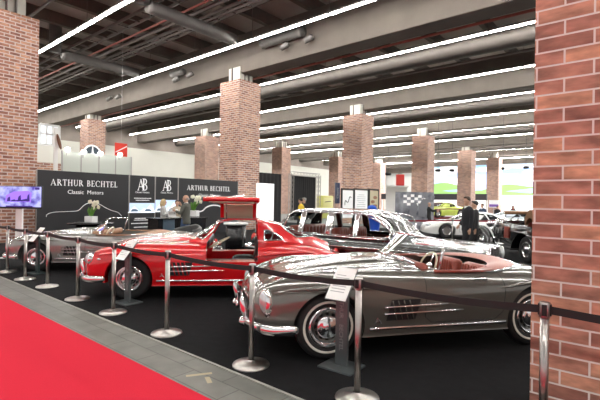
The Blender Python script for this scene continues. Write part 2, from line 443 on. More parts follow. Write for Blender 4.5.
def sl_common(root, paint, white, drl=None):
    """details shared by the open and the closed two-seater; returns body bvh"""
    bvh = BVHTree.FromBMesh(body_bm(SL, 4.52, SLX, sl_bulge))
    for x in (1.2, -1.2):
        for sd in (1, -1): make_wheel(root, x, sd*(.705 if x > 0 else .72), .33, .17, white, 'cap' if white else 'bright')
    for sd in (1, -1):
        for xa in (1.2, -1.2):        # eyebrow flares over the arches
            pts = []; rr = []
            for k in range(15):
                t = -1+2*k/14; x = xa+.50*t-.03; z = .735-.035*t*t-(.03 if xa < 0 else .0)*t
                pts.append(Vector((x, hit_side(bvh, x, z, sd)-.004*sd, z))); rr.append(.004+.042*(1-t*t)**.8)
            bm = NB(); tube(bm, pts, rr, 10, flat=(.55, 1)); obj('wheel_arch_brow', bm, paint, root, .8)
        bm = NB(); P = side_path(bvh, [(1.25, .305), (2.0, .30), (2.84, .305)], SLX, sd, .004); tube(bm, P, .016, 8, flat=(1, .6)); obj('side_trim', bm, K['chrome'], root, .8)
        # gill behind the front wheel
        bm = NB(); G = []
        for i in range(9):
            row = []
            for j in range(7):
                s = 1.45+.33*i/8; z = .385+.21*j/6; sk = (z-.5)*.25
                row.append(Vector((SLX-s-sk, hit_side(bvh, SLX-s-sk, z, sd)+.011*sd, z)))
            G.append(row)
        grid(bm, G); g = obj('side_vent', bm, K['dark'], root)
        bm = NB()
        for i in range(1, 5):
            s = 1.43+.32*i/5; tube(bm, side_path(bvh, [(s+.045, .39), (s-.01, .59)], SLX, sd, .013), .008, 6)
        obj('vent_fins', bm, paint, g, .8)
        for z, s1 in ((.525, 2.12), (.455, 2.30)):
            bm = NB(); P = side_path(bvh, [(1.40, z), (s1, z+.012)], SLX, sd, .018); tube(bm, P, [.010]*(len(P)-1)+[.003], 8); obj('vent_strip', bm, K['chrome'], root, .8)
        bm = NB(); P = side_path(bvh, [(1.30, .36), (1.33, .42), (1.37, .36), (1.33, .39), (1.30, .36)], SLX, sd, .003, 3); tube(bm, P, .004, 5); obj('fender_badge', bm, K['chrome'], root)
        # bumper halves
        bp = crom([(SLX-.50, .885*sd, .345), (FX-.18, .85*sd, .345), (FX-.05, .72*sd, .345), (FX+.03, .50*sd, .345), (FX+.06, .22*sd, .345)], 5)
        bm = NB(); tube(bm, bp, [.02]+[.05]*(len(bp)-2)+[.035], 12, flat=(1, .55)); obj('front_bumper', bm, K['chrome'], root, .8)
        bm = NB(); m = Matrix.Rotation(math.radians(12), 4, 'Y'); ell(bm, (FX+.05, .42*sd, .45), (.045, .045, .15), 14, 10, mat=m); ell(bm, (FX+.05, .42*sd, .335), (.06, .05, .055), 12, 8); obj('bumper_guard', bm, K['chrome'], root, .8)
        bp = crom([(SLX-3.75, .88*sd, .43), (SLX-4.2, .78*sd, .43), (SLX-4.52, .52*sd, .43), (SLX-4.6, .2*sd, .43)], 5)
        bm = NB(); tube(bm, bp, [.02]+[.05]*(len(bp)-2)+[.035], 12, flat=(1, .55)); obj('rear_bumper', bm, K['chrome'], root, .8)
        bm = NB(); ell(bm, (SLX-4.40, .56*sd, .60), (.05, .08, .07), 14, 8); obj('tail_lamp', bm, K['redlens'], root, .8)
    # grille
    bm = NB(); P = [(y*.46, .465+z*.10) for y, z in [(math.cos(2*PI*k/32), math.sin(2*PI*k/32)) for k in range(32)]]
    tube(bm, [Vector((FX+.004-.05*(p[0]/.46)**2, p[0], p[1])) for p in P], .014, 8, closed=True); gr = obj('grille', bm, K['chrome'], root, .8)
    bm = NB(); tube(bm, [(FX+.0, -.44, .465), (FX+.03, 0, .465), (FX+.0, .44, .465)], .016, 8)
    tube(bm, ring_path((FX+.035, 0, .465), .095, .095), .01, 6, closed=True)
    for k in range(3):
        a = PI/2+2*PI*k/3; tube(bm, [(FX+.035, 0, .465), (FX+.035, .09*math.cos(a), .465+.09*math.sin(a))], [.012, .004], 6)
    obj('grille_star', bm, K['chrome'], gr, .8)
    bm = NB(); prism(bm, [(p[0], p[1]) for p in P], FX+.001, FX+.003, axis=0); obj('grille_opening', bm, K['dark'], gr)
    return bvh
def seam(root, bvh, pts, sd, name='door_seam', xn=SLX):
    bm = NB(); tube(bm, side_path(bvh, pts, xn, sd, -.001, 5), .0045, 5); obj(name, bm, K['dark'], root)

def sl_roadster(name, loc, rz, label, paint, seat_m, cover_m, white=True, group=None, cat='car'):
    root = empty(name, loc, rz, label, cat, group)
    b = body_bm(SL, 4.52, SLX, sl_bulge)
    cuts = [arch_cut(x, .365, .47, 1.2, .335, sd) for x in (1.2, -1.2) for sd in (1, -1)]
    ck = NB(); pl = [(SLX-1.96, -.60), (SLX-1.88, -.40), (SLX-1.85, 0), (SLX-1.88, .40), (SLX-1.96, .60), (SLX-2.2, .70), (SLX-2.75, .71), (SLX-3.0, .66), (SLX-3.16, .45), (SLX-3.22, 0), (SLX-3.16, -.45), (SLX-3.0, -.66), (SLX-2.75, -.71), (SLX-2.2, -.70)]
    prism(ck, pl, .34, 1.4); cuts.append(ck)
    b = boolean(b, cuts); obj('body', b, [paint, K['dark']], root, .6)
    bvh = sl_common(root, paint, white)
    for sd in (1, -1):
        seam(root, bvh, [(1.90, .86), (1.88, .70), (1.87, .40), (1.95, .34), (2.7, .34), (2.80, .42), (2.82, .7), (2.80, .865)], sd)
        bm = NB(); P = side_path(bvh, [(2.45, .775), (2.62, .775)], SLX, sd, .018); tube(bm, P, .010, 6); obj('door_handle', bm, K['chrome'], root, .8)
        bm = NB(); ell(bm, (FX-.155, .665*sd, .555), (.07, .085, .165), 18, 12, mat=Matrix.Rotation(math.radians(10), 4, 'Y')); h = obj('headlamp', bm, K['chrome'], root, .8)
        bm = NB(); ell(bm, (FX-.135, .672*sd, .575), (.07, .072, .125), 18, 12, mat=Matrix.Rotation(math.radians(10), 4, 'Y')); obj('headlamp_lens', bm, K['lens'], h, .8)
        # cockpit side rail, leather door top
        bm = NB(); P = [(SLX-s, sd*y, hit_top(bvh, SLX-s, sd*min(y, .7))+.008) for s, y in ((2.05, .71), (2.4, .72), (2.75, .715))]; tube(bm, P, .028, 8, flat=(.6, 1)); obj('door_top_pad', bm, seat_m, root, .8)
    # hood seam
    bm = NB()
    for sd in (1, -1):
        P = [(SLX-s, sd*y, hit_top(bvh, SLX-s, sd*y)-.001) for s, y in [(.4+.13*k, .40+.012*k) for k in range(11)]]; tube(bm, P, .0045, 5)
    P = [(SLX-1.70+.10*(y/.52)**2, y, hit_top(bvh, SLX-1.70+.10*(y/.52)**2, y)-.001) for y in [-.52+.08*k for k in range(14)]]; tube(bm, P, .0045, 5)
    obj('hood_seam', bm, K['dark'], root)
    # windscreen
    base = []; top = []
    for k in range(17):
        q = -1+2*k/16; s = 1.80+.34*abs(q)**2.2; y = .66*q
        base.append(Vector((SLX-s, y, hit_top(bvh, SLX-1.80-.1*abs(q), y*.92)+.005-.03*abs(q)**3)))
        s2 = 2.09+.14*abs(q)**2.4; top.append(Vector((SLX-s2, .60*q, 1.20-.03*q*q)))
    bm = NB(); tube(bm, top, .014, 8); tube(bm, base, .016, 8)
    for i in (0, 16): tube(bm, [base[i], base[i].lerp(top[i], .5), top[i]], .016, 8)
    ws = obj('windscreen_frame', bm, K['chrome'], root, .8)
    bm = NB(); grid(bm, [[b.lerp(t, j/4) for j in range(5)] for b, t in zip(base, top)]); obj('windscreen_glass', bm, K['glass'], ws, .8)
    for q in (5, 10):
        bm = NB(); tube(bm, [base[q]+Vector((.03, 0, .01)), base[q+2].lerp(top[q+2], .55)+Vector((.02, 0, 0))], .006, 5); obj('wiper', bm, K['chrome'], ws)
    # mirror on the scuttle
    bm = NB(); p = Vector((SLX-1.72, .55, hit_top(bvh, SLX-1.72, .55))); tube(bm, [p, p+Vector((-.01, .01, .06))], .008, 6); ell(bm, p+Vector((0, .01, .085)), (.035, .06, .042), 12, 8); obj('wing_mirror', bm, K['chrome'], root, .8)
    # interior
    bm = NB(); box(bm, (SLX-2.6, 0, .36), (1.2, 1.2, .03)); obj('cockpit_floor', bm, K['carpet_dark'], root)
    bm = NB(); P = [(SLX-2.02-.05*math.cos(k/8*PI), -.64+1.28*k/8, .85) for k in range(9)]; tube(bm, P, .075, 10, flat=(1, .6)); obj('dashboard', bm, seat_m, root, .8)
    steering(root, SLX-2.18, .34, .86, K['ivory'], .16)
    for sd in (1, -1):
        obj('seat', seat_bm(.50, .50, .40), seat_m, root, .7, loc=(SLX-2.58, .31*sd, .35))
    # folded-hood cover around the back of the cockpit
    G = []
    for k in range(25):
        a = -PI/2-.25+(PI+.5)*k/24
        o = Vector((SLX-2.74-.70*max(math.cos(a), -.25), .735*math.sin(a), 0)); i_ = Vector((SLX-2.66-.40*max(math.cos(a), -.25), .56*math.sin(a), 0))
        w = max(.12, math.cos(a)*.85+.15); row = []
        for j in range(9):
            t = j/8; p = o.lerp(i_, t); z0 = hit_top(bvh, o.x, o.y*.93, .9)
            row.append(Vector((p.x, p.y, z0-.012+.075*w*math.sin(PI*(.06+.80*t))**.8)))
        G.append(row)
    bm = NB(); grid(bm, G); obj('hood_cover', bm, cover_m, root, .9)
    bm = NB(); tube(bm, [r[0]+Vector((0, 0, .004)) for r in G], .012, 6); obj('cover_trim', bm, K['chrome'], root, .8)
    return root

SLC = dict(T=[(1.70, .94), (1.80, 1.00), (2.0, 1.135), (2.16, 1.215), (2.45, 1.285), (2.75, 1.285), (3.05, 1.23), (3.4, 1.12), (3.75, .99), (4.0, .90), (4.1, .86)],
           wt=[(1.70, .44), (1.85, .50), (2.1, .52), (2.5, .53), (2.9, .50), (3.3, .42), (3.7, .30), (4.1, .16)],
           wb=[(1.70, .52), (1.82, .62), (2.0, .71), (2.4, .75), (2.9, .74), (3.3, .66), (3.7, .52), (4.1, .34)],
           B=[(1.70, .90), (2.0, .885), (2.8, .885), (3.3, .90), (3.7, .84), (4.1, .72)])
def sl_coupe(name, loc, rz, label, paint, seat_m, opened=True, group=None, white=False, cat='car'):
    root = empty(name, loc, rz, label, cat, group)
    DP = [(2.00, .60), (2.0, .885), (2.17, 1.185), (2.2, 1.5), (2.80, 1.5), (2.83, .885), (2.82, .60)]
    b = body_bm(SL, 4.52, SLX, sl_bulge)
    cuts = [arch_cut(x, .365, .47, 1.2, .335, sd) for x in (1.2, -1.2) for sd in (1, -1)]
    ck = NB(); prism(ck, [(SLX-1.86, -.5), (SLX-1.80, 0), (SLX-1.86, .5), (SLX-2.0, .60), (SLX-2.9, .60), (SLX-3.1, .45), (SLX-3.1, -.45), (SLX-2.9, -.60), (SLX-2.0, -.60)], .34, 1.4); cuts.append(ck)
    if opened: cuts += [side_cut(DP, .25, 1.2, SLX, sd) for sd in (1, -1)]
    b = boolean(b, cuts); obj('body', b, [paint, K['dark']], root, .6)
    bvh = sl_common(root, paint, white)
    outer = cabin_bm(SLC, 1.70, 4.1, SLX)
    cb = BVHTree.FromBMesh(outer)
    inner = cabin_bm(SLC, 1.78, 3.75, SLX, ins=.04)
    W1 = side_cut([(1.4, .93), (1.925, .93), (2.125, 1.185), (2.08, 1.4), (1.4, 1.4)], -.9, .9, SLX)
    W2 = NB(); prism(W2, [(-.50, .955), (.50, .955), (.40, 1.15), (0, 1.19), (-.40, 1.15)], SLX-4.3, SLX-3.12, axis=0)
    Q = [(2.92, .93), (2.93, 1.085), (2.99, 1.09), (3.12, 1.035), (3.24, .945), (3.22, .93)]
    cuts = [inner, W1, W2]+[side_cut(Q, .3, 1.2, SLX, sd) for sd in (1, -1)]
    cuts += [side_cut(DP if opened else [(2.12, .93), (2.26, 1.17), (2.78, 1.17), (2.80, .93)], .25, 1.2, SLX, sd) for sd in (1, -1)]
    c = boolean(outer, cuts); obj('roof', c, [paint, K['leather_black']], root, .6)
    # windscreen, backlight, quarter windows with bright frames
    def front_pt(y, z, x0, dx):
        h = cb.ray_cast(Vector((x0, y, z)), Vector((dx, 0, 0))); return h[0] if h[0] else Vector((SLX-2.0, y, z))
    fr = [front_pt(y, z, 3, -1)+Vector((.006, 0, .004)) for y, z in [(-.635, .935), (-.3, .97), (0, .98), (.3, .97), (.635, .935), (.58, 1.06), (.50, 1.17), (.23, 1.20), (0, 1.21), (-.23, 1.20), (-.50, 1.17), (-.58, 1.06)]]
    bm = NB(); tube(bm, fr, .014, 8, closed=True); f = obj('windscreen_frame', bm, K['chrome'], root, .8)
    bm = NB(); grid(bm, [[front_pt(y*(1-.20*j/4), .98-.045*(abs(y)/.63)**2+(.20+.03*(1-abs(y)/.63))*j/4, 3, -1)-Vector((.010, 0, 0)) for j in range(5)] for y in [-.63+.126*k for k in range(11)]]); obj('windscreen_glass', bm, K['glass'], f, .8)
    fr = [front_pt(y, z, -3, 1)+Vector((-.006, 0, .004)) for y, z in [(-.48, .96), (-.24, .96), (0, .96), (.24, .96), (.48, .96), (.44, 1.06), (.39, 1.145), (.2, 1.175), (0, 1.185), (-.2, 1.175), (-.39, 1.145), (-.44, 1.06)]]
    bm = NB(); tube(bm, fr, .012, 8, closed=True); f = obj('rear_window_frame', bm, K['chrome'], root, .8)
    bm = NB(); grid(bm, [[front_pt(y*(1-.18*j/4), .96+.2*j/4, -3, 1)+Vector((.012, 0, 0)) for j in range(5)] for y in [-.48+.096*k for k in range(11)]]); obj('rear_window_glass', bm, K['glass_dark'], f, .8)
    for sd in (1, -1):
        P = side_path(cb, Q+[Q[0]], SLX, sd, .004, 4, .6)[:-1]
        bm = NB(); tube(bm, P, .012, 8, closed=True); f = obj('quarter_window_frame', bm, K['chrome'], root, .8)
        bm = NB(); cpt = sum(P, Vector())/len(P); add(bm, [p.lerp(cpt, .02)-Vector((0, .012*sd, 0)) for p in P], [tuple(range(len(P)))]); obj('quarter_window_glass', bm, K['glass_dark'], f)
        bm = NB(); tube(bm, side_path(cb, [(3.04, .935), (3.08, 1.05)], SLX, sd, .002, 4, .6), .008, 6); obj('quarter_window_bar', bm, K['chrome'], f)
        bm = NB(); tube(bm, [Vector((SLX-2.14, .47*sd, 1.21)), Vector((SLX-2.5, .52*sd, 1.235)), Vector((SLX-2.9, .49*sd, 1.19)), Vector((SLX-3.3, .405*sd, 1.085)), Vector((SLX-3.75, .28*sd, .955))], .006, 6); obj('drip_rail', bm, K['chrome'], root)
        bm = NB(); ell(bm, (FX-.15, .645*sd, .625), (.07, .10, .10), 18, 12); h = obj('headlamp', bm, K['chrome'], root, .8)
        bm = NB(); ell(bm, (FX-.125, .65*sd, .63), (.07, .085, .085), 18, 12); obj('headlamp_lens', bm, K['lens'], h, .8)
        bm = NB(); ell(bm, (FX-.30, .80*sd, .64), (.03, .012, .015), 10, 6); obj('turn_signal', bm, K['lens'], root, .8)
    bm = NB()
    for sd in (1, -1):
        P = [(SLX-s, sd*y, hit_top(bvh, SLX-s, sd*y)-.001) for s, y in [(.4+.13*k, .42+.012*k) for k in range(11)]]; tube(bm, P, .0045, 5)
    obj('hood_seam', bm, K['dark'], root)
    # doors
    for sd in (1, -1):
        prof = [(.235, 1.287), (.32, 1.28), (.40, 1.268), (.47, 1.245), (.53, 1.21), (.60, 1.09), (.66, .99), (.725, .90), (.80, .84), (.845, .76), (.865, .68), (.868, .61)]
        def xs(z):
            if z > 1.2: return 2.19, 2.80
            t = min(1, (1.2-z)/.31); return 2.19-.18*t-(.04*max(0, (.885-z)/.28)), 2.80+.03*t
        rows = []
        for y, z in prof:
            a, b_ = xs(z); rows.append([Vector((SLX-(a+(b_-a)*k/10), y, z)) for k in range(11)])
        hinge = Vector((0, .235, 1.287)); ang = math.radians(67 if opened else 0)
        def place(p):
            dy, dz = p.y-hinge.y, p.z-hinge.z
            y = hinge.y+dy*math.cos(ang)-dz*math.sin(ang); z = hinge.z+dy*math.sin(ang)+dz*math.cos(ang)
            return Vector((p.x, y*sd, z))
        def shell(rws, th, cols=None, off=0):
            bm = NB(); N = len(rws); A = []; B = []
            for i, r in enumerate(rws):
                a, c_ = rws[max(i-1, 0)][0], rws[min(i+1, N-1)][0]; t = Vector((0, c_.y-a.y, c_.z-a.z)).normalized(); nrm = Vector((0, t.z, -t.y)); nrm = -nrm if nrm.y+nrm.z < 0 else nrm
                rr = [r[k] for k in (cols or range(11))]
                A.append([place(p+nrm*off) for p in rr]); B.append([place(p+nrm*(off-th)) for p in rr])
            loop = [A[0][j] for j in range(len(A[0]))]
            n, m = len(A), len(A[0]); P = [p for r in A for p in r]+[p for r in B for p in r]; Fs = []
            for i in range(n-1):
                for j in range(m-1):
                    q = i*m+j; Fs += [(q, q+1, q+m+1, q+m), (n*m+q, n*m+q+m, n*m+q+m+1, n*m+q+1)]
            for j in range(m-1): Fs += [(j, n*m+j, n*m+j+1, j+1), ((n-1)*m+j, (n-1)*m+j+1, n*m+(n-1)*m+j+1, n*m+(n-1)*m+j)]
            for i in range(n-1): Fs += [(i*m, (i+1)*m, n*m+(i+1)*m, n*m+i*m), (i*m+m-1, n*m+i*m+m-1, n*m+(i+1)*m+m-1, (i+1)*m+m-1)]
            add(bm, P, Fs); bmesh.ops.recalc_face_normals(bm, faces=bm.faces[:]); return bm
        bm = shell(rows[:5], .02); merge(bm, shell(rows[7:], .05)); merge(bm, shell(rows[4:8], .02, [0, 1])); merge(bm, shell(rows[4:8], .02, [9, 10]))
        d = obj('door', bm, paint, root, .6)
        bm = shell(rows[:5], .012, list(range(1, 10)), -.022); merge(bm, shell(rows[7:], .012, list(range(1, 10)), -.052)); obj('door_lining', bm, K['cream'], d, .6)
        bm = shell(rows[4:8], .004, list(range(1, 10)), -.008); obj('door_window', bm, K['glass'], d, .8)
        bm = NB(); tube(bm, [place(p) for p in (rows[4][1], rows[7][1], rows[7][9], rows[4][9])], .008, 6, closed=True); obj('door_window_frame', bm, K['chrome'], d)
        if opened:
            bm = NB(); tube(bm, [Vector((SLX-2.30, .30*sd, 1.255)), place(rows[6][3])], .008, 6); obj('door_strut', bm, K['chrome'], d)
            bm = NB(); tube(bm, [place(rows[9][5]+Vector((0, .006, 0))), place(rows[9][7]+Vector((0, .03, 0)))], .008, 6); obj('door_handle', bm, K['chrome'], d)
    # cabin
    bm = NB(); box(bm, (SLX-2.55, 0, .36), (1.1, 1.1, .03)); box(bm, (SLX-2.4, 0, .44), (1.0, .22, .16)); obj('cabin_floor', bm, K['carpet_dark'], root)
    bm = NB(); P = [(SLX-1.98, -.58+1.16*k/8, .87) for k in range(9)]; tube(bm, P, .09, 10, flat=(1, .6)); obj('dashboard', bm, K['leather_black'], root, .8)
    steering(root, SLX-2.18, .34, .86, K['ivory'], .19, 62)
    for sd in (1, -1): obj('seat', seat_bm(.46, .48, .46), seat_m, root, .7, loc=(SLX-2.62, .31*sd, .36))
    return root
LX = 2.35; LL = 5.10
LT = dict(
    W=[(0, .62), (.04, .76), (.12, .84), (.3, .89), (.8, .925), (1.8, .925), (3.0, .93), (4.0, .925), (4.6, .88), (4.95, .78), (5.05, .68), (5.10, .55)],
    C=[(0, .67), (.03, .76), (.10, .80), (.4, .825), (1.0, .85), (1.65, .895), (4.1, .91), (4.5, .88), (4.85, .82), (5.03, .74), (5.10, .62)],
    F=[(0, .68), (.03, .77), (.10, .78), (.3, .815), (.9, .83), (1.6, .845), (2.6, .85), (3.6, .85), (4.2, .84), (4.7, .79), (4.98, .70), (5.10, .58)],
    zb=[(0, .42), (.1, .36), (.4, .28), (1.0, .24), (4.0, .24), (4.6, .32), (5.0, .40), (5.10, .46)],
    zs=[(0, .56), (.4, .62), (2.5, .62), (4.4, .60), (5.10, .54)])
LC = dict(T=[(1.62, .905), (1.75, .99), (2.0, 1.25), (2.16, 1.33), (2.35, 1.412), (2.9, 1.44), (3.5, 1.43), (3.85, 1.39), (3.98, 1.30), (4.15, 1.16), (4.30, .97), (4.36, .905)],
          wt=[(1.50, .60), (1.8, .61), (2.2, .615), (3.0, .63), (3.7, .61), (4.36, .54)],
          wb=[(1.50, .70), (1.62, .77), (2.0, .80), (3.0, .81), (3.8, .78), (4.2, .72), (4.36, .66)],
          B=[(1.50, .865), (2.5, .865), (4.0, .865), (4.36, .85)])
def limousine(loc, rz, label):
    root = empty('limousine', loc, rz, label, 'car'); pt = K['black']
    b = body_bm(LT, LL, LX, None, fy=(.25, .50, .80, .92, .98))
    cuts = [arch_cut(LX-s, .38, .55, 1.2, .35, sd) for s in (.90, 3.95) for sd in (1, -1)]
    ck = NB(); prism(ck, [(LX-1.64, -.60), (LX-1.64, .60), (LX-4.15, .66), (LX-4.15, -.66)], .40, 1.5); cuts.append(ck)
    b = boolean(b, cuts); obj('body', b, [pt, K['dark']], root, .6)
    bvh = BVHTree.FromBMesh(body_bm(LT, LL, LX, None, fy=(.25, .50, .80, .92, .98)))
    outer = cabin_bm(LC, 1.50, 4.36, LX); cb = BVHTree.FromBMesh(outer); inner = cabin_bm(LC, 1.60, 4.22, LX, ins=.035)
    W1 = side_cut([(1.2, .925), (1.67, .925), (1.70, .97), (1.885, 1.29), (1.93, 1.325), (1.90, 1.6), (1.2, 1.6)], -1.2, 1.2, LX)
    W2 = NB(); prism(W2, [(-.60, .95), (.60, .95), (.50, 1.315), (0, 1.335), (-.50, 1.315)], LX-4.7, LX-3.90, axis=0)
    WIN = [[(1.76, .905), (1.91, 1.20), (1.98, 1.295), (2.10, 1.33), (2.34, 1.335), (2.34, .905)], [(2.41, .905), (2.41, 1.34), (2.85, 1.345), (2.85, .905)], [(2.96, .905), (2.96, 1.345), (3.47, 1.345), (3.47, .905)], [(3.56, .905), (3.56, 1.345), (3.80, 1.33), (3.90, 1.27), (4.0, .905)]]
    cuts = [inner, W1, W2]
    for sd in (1, -1): cuts += [side_cut(q, .3, 1.3, LX, sd) for q in WIN]
    c = boolean(outer, cuts); obj('roof', c, [pt, K['cream']], root, .6)
    for sd in (1, -1):
        for q in WIN:
            P = side_path(cb, q+[q[0]], LX, sd, .006, 4, .7)[:-1]
            bm = NB(); tube(bm, P, .013, 8, closed=True); f = obj('side_window_frame', bm, K['chrome'], root, .8)
            bm = NB(); cc = sum(P, Vector())/len(P); add(bm, [p.lerp(cc, .02)-Vector((0, .014*sd, 0)) for p in P], [tuple(range(len(P)))]); obj('side_window_glass', bm, K['glass'], f)
        for s0, s1 in ((2.34, 2.41), (2.85, 2.96), (3.47, 3.56)):      # bright pillars
            bm = NB(); A = side_path(cb, [(s0, .905), (s0, 1.345)], LX, sd, .008, 6); B = side_path(cb, [(s1, .905), (s1, 1.345)], LX, sd, .008, 6); strip(bm, A, B); obj('door_pillar', bm, K['chrome'], root, .9)
        bm = NB(); tube(bm, side_path(cb, [(1.80, .875), (2.6, .875), (3.4, .875), (4.2, .87)], LX, sd, .01, 6), .014, 8); obj('waist_trim', bm, K['chrome'], root, .8)
        bm = NB(); tube(bm, [Vector((LX-s, sd*pchip(LC['wt'], s)*1.0, pchip(LC['T'], s)-.055)) for s in [1.90+.1*k for k in range(21)]], .012, 6); obj('drip_rail', bm, K['chrome'], root, .8)
        for s in (2.72, 3.42):
            bm = NB(); tube(bm, side_path(bvh, [(s-.22, .79), (s-.04, .79)], LX, sd, .02), .013, 6); obj('door_handle', bm, K['chrome'], root, .8)
        seam(root, bvh, [(1.80, .90), (1.78, .36), (2.70, .34), (2.72, .90)], sd, xn=LX); seam(root, bvh, [(2.74, .90), (2.74, .34), (3.40, .34), (3.42, .90)], sd, xn=LX)
        bm = NB(); tube(bm, side_path(bvh, [(.35, .70), (2.0, .70), (4.6, .66)], LX, sd, .006, 8), .012, 8); obj('side_trim', bm, K['chrome'], root, .8)
        bm = NB(); tube(bm, side_path(bvh, [(1.35, .29), (3.5, .29)], LX, sd, .006, 8), .02, 8); obj('sill_trim', bm, K['chrome'], root, .8)
        for s in (.90, 3.95): make_wheel(root, LX-s, sd*.74, .35, .18, True)
        bm = NB(); ell(bm, (LX-.10, sd*.66, .64), (.11, .115, .175), 18, 12); h = obj('headlamp', bm, K['chrome'], root, .8)
        bm = NB(); ell(bm, (LX-.06, sd*.66, .66), (.10, .095, .14), 18, 12); obj('headlamp_lens', bm, K['lens'], h, .8)
        bm = NB(); ell(bm, (LX-5.04, sd*.62, .66), (.05, .08, .12), 12, 8); obj('tail_lamp', bm, K['redlens'], root, .8)
        bm = NB(); tube(bm, [(LX-.25, sd*.66, pchip(LT['F'], .25)+.01), (LX-1.2, sd*.70, pchip(LT['F'], 1.2)+.012)], .009, 6); obj('fender_trim', bm, K['chrome'], root)
    def fp(y, z, x0, dx):
        h = cb.ray_cast(Vector((x0, y, z)), Vector((dx, 0, 0))); return h[0] if h[0] else Vector((LX-2.0, y, z))
    for nm, x0, dx, hw, ht, zt in (('windscreen', 4, -1, .60, .53, 1.33), ('rear_window', -4, 1, .60, .50, 1.35)):
        ys = [(-hw, 0.945), (-hw/2, 0.945), (0, 0.945), (hw/2, 0.945), (hw, 0.945), ((hw+ht)/2, 1.13), (ht, zt), (ht/2, zt+.018), (0, zt+.025), (-ht/2, zt+.018), (-ht, zt), (-(hw+ht)/2, 1.13)]
        bm = NB(); tube(bm, [fp(y, z, x0, dx)+Vector((-.006*dx, 0, .004)) for y, z in ys], 0.012, 8, closed=True); f = obj(nm+'_frame', bm, K['chrome'], root, .8)
        bm = NB(); grid(bm, [[fp(hw*q*(1-(1-ht/hw)*j/4), 0.945+(zt-.935)*j/4, x0, dx)+Vector((.014*dx, 0, 0)) for j in range(5)] for q in [-1+.2*k for k in range(11)]]); obj(nm+'_glass', bm, K['glass'], f, .8)
    ws = [o for o in root.children if o.name.startswith('windscreen_frame')][0]
    for y in (-.35, .12):
        bm = NB(); tube(bm, [fp(y, .96, 4, -1)+Vector((.03, 0, 0)), fp(y+.22, 1.18, 4, -1)+Vector((.02, 0, 0))], .008, 5); obj('wiper', bm, K['chrome'], ws)
    # radiator grille
    bm = NB(); P = [(-.27, .36), (.27, .36), (.29, .72), (.22, .79), (0, .82), (-.22, .79), (-.29, .72)]
    prism(bm, P, LX-.25, LX+.05, axis=0); g = obj('radiator_shell', bm, K['chrome'], root, .5)
    bm = NB()
    for k in range(11):
        z = .41+.34*k/10; box(bm, (LX+.058, 0, z), (.014, .46, .014))
    for y in (-.15, 0, .15): box(bm, (LX+.064, y, .60), (.016, .022, .40))
    obj('grille_bars', bm, K['steel'], g)
    bm = NB(); box(bm, (LX+.052, 0, .60), (.004, .47, .42)); obj('grille_core', bm, K['dark'], g)
    bm = NB(); tube(bm, [(LX-.02, 0, .81), (LX-.02, 0, .88)], .008, 6); tube(bm, ring_path((LX-.02, 0, .96), .04, .04, 16), .005, 6, closed=True)
    for k in range(3):
        a = PI/2+2*PI*k/3; tube(bm, [(LX-.02, 0, .96), (LX-.02, .04*math.cos(a), 0.96+.04*math.sin(a))], .004, 5)
    obj('bonnet_star', bm, K['chrome'], g, .8)
    bm = NB(); P = crom([(LX-.45, -.96, .46), (LX-.1, -.93, .46), (LX+.10, -.6, .46), (LX+.15, 0, .46), (LX+.10, .6, .46), (LX-.1, .93, .46), (LX-.45, .96, .46)], 5); tube(bm, P, .06, 12, flat=(1, .5)); obj('front_bumper', bm, K['chrome'], root, .8)
    bm = NB(); P = crom([(LX-4.6, -.96, .46), (LX-5.05, -.90, .46), (LX-5.22, -.5, .46), (LX-5.25, 0, .46), (LX-5.22, .5, .46), (LX-5.05, .90, .46), (LX-4.6, .96, .46)], 5); tube(bm, P, .06, 12, flat=(1, .5)); obj('rear_bumper', bm, K['chrome'], root, .8)
    # interior
    bm = NB(); box(bm, (LX-2.95, 0, .42), (2.3, 1.3, .03)); obj('cabin_floor', bm, K['carpet_dark'], root)
    for s in (2.62,):
        for sd in (1, -1): obj('front_seat', seat_bm(.58, .55, .48, 5), K['leather_red'], root, .7, loc=(LX-s, .34*sd, .44))
    obj('rear_bench', seat_bm(1.3, .6, .48, 9), K['leather_red'], root, .7, loc=(LX-3.55, 0, .44))
    bm = NB(); tube(bm, [(LX-1.84, -.64+1.28*k/8, .86) for k in range(9)], .08, 10, flat=(1, .6)); obj('dashboard', bm, K['leather_red'], root, .8)
    steering(root, LX-2.08, .36, .93, K['ivory'], .2)
    def gmap(x):
        s = LX-x; return LX-(s*.94 if s <= 1.86 else 1.75+(s-1.86)*1.23 if s <= 4.0 else 4.38+(s-4.0))
    for o in root.children_recursive:
        if o.location.length > 1e-6: o.location.x = gmap(o.location.x)
        elif o.parent.location.length < 1e-6 or o.parent == root:
            for v in o.data.vertices: v.co.x = gmap(v.co.x)
    return root

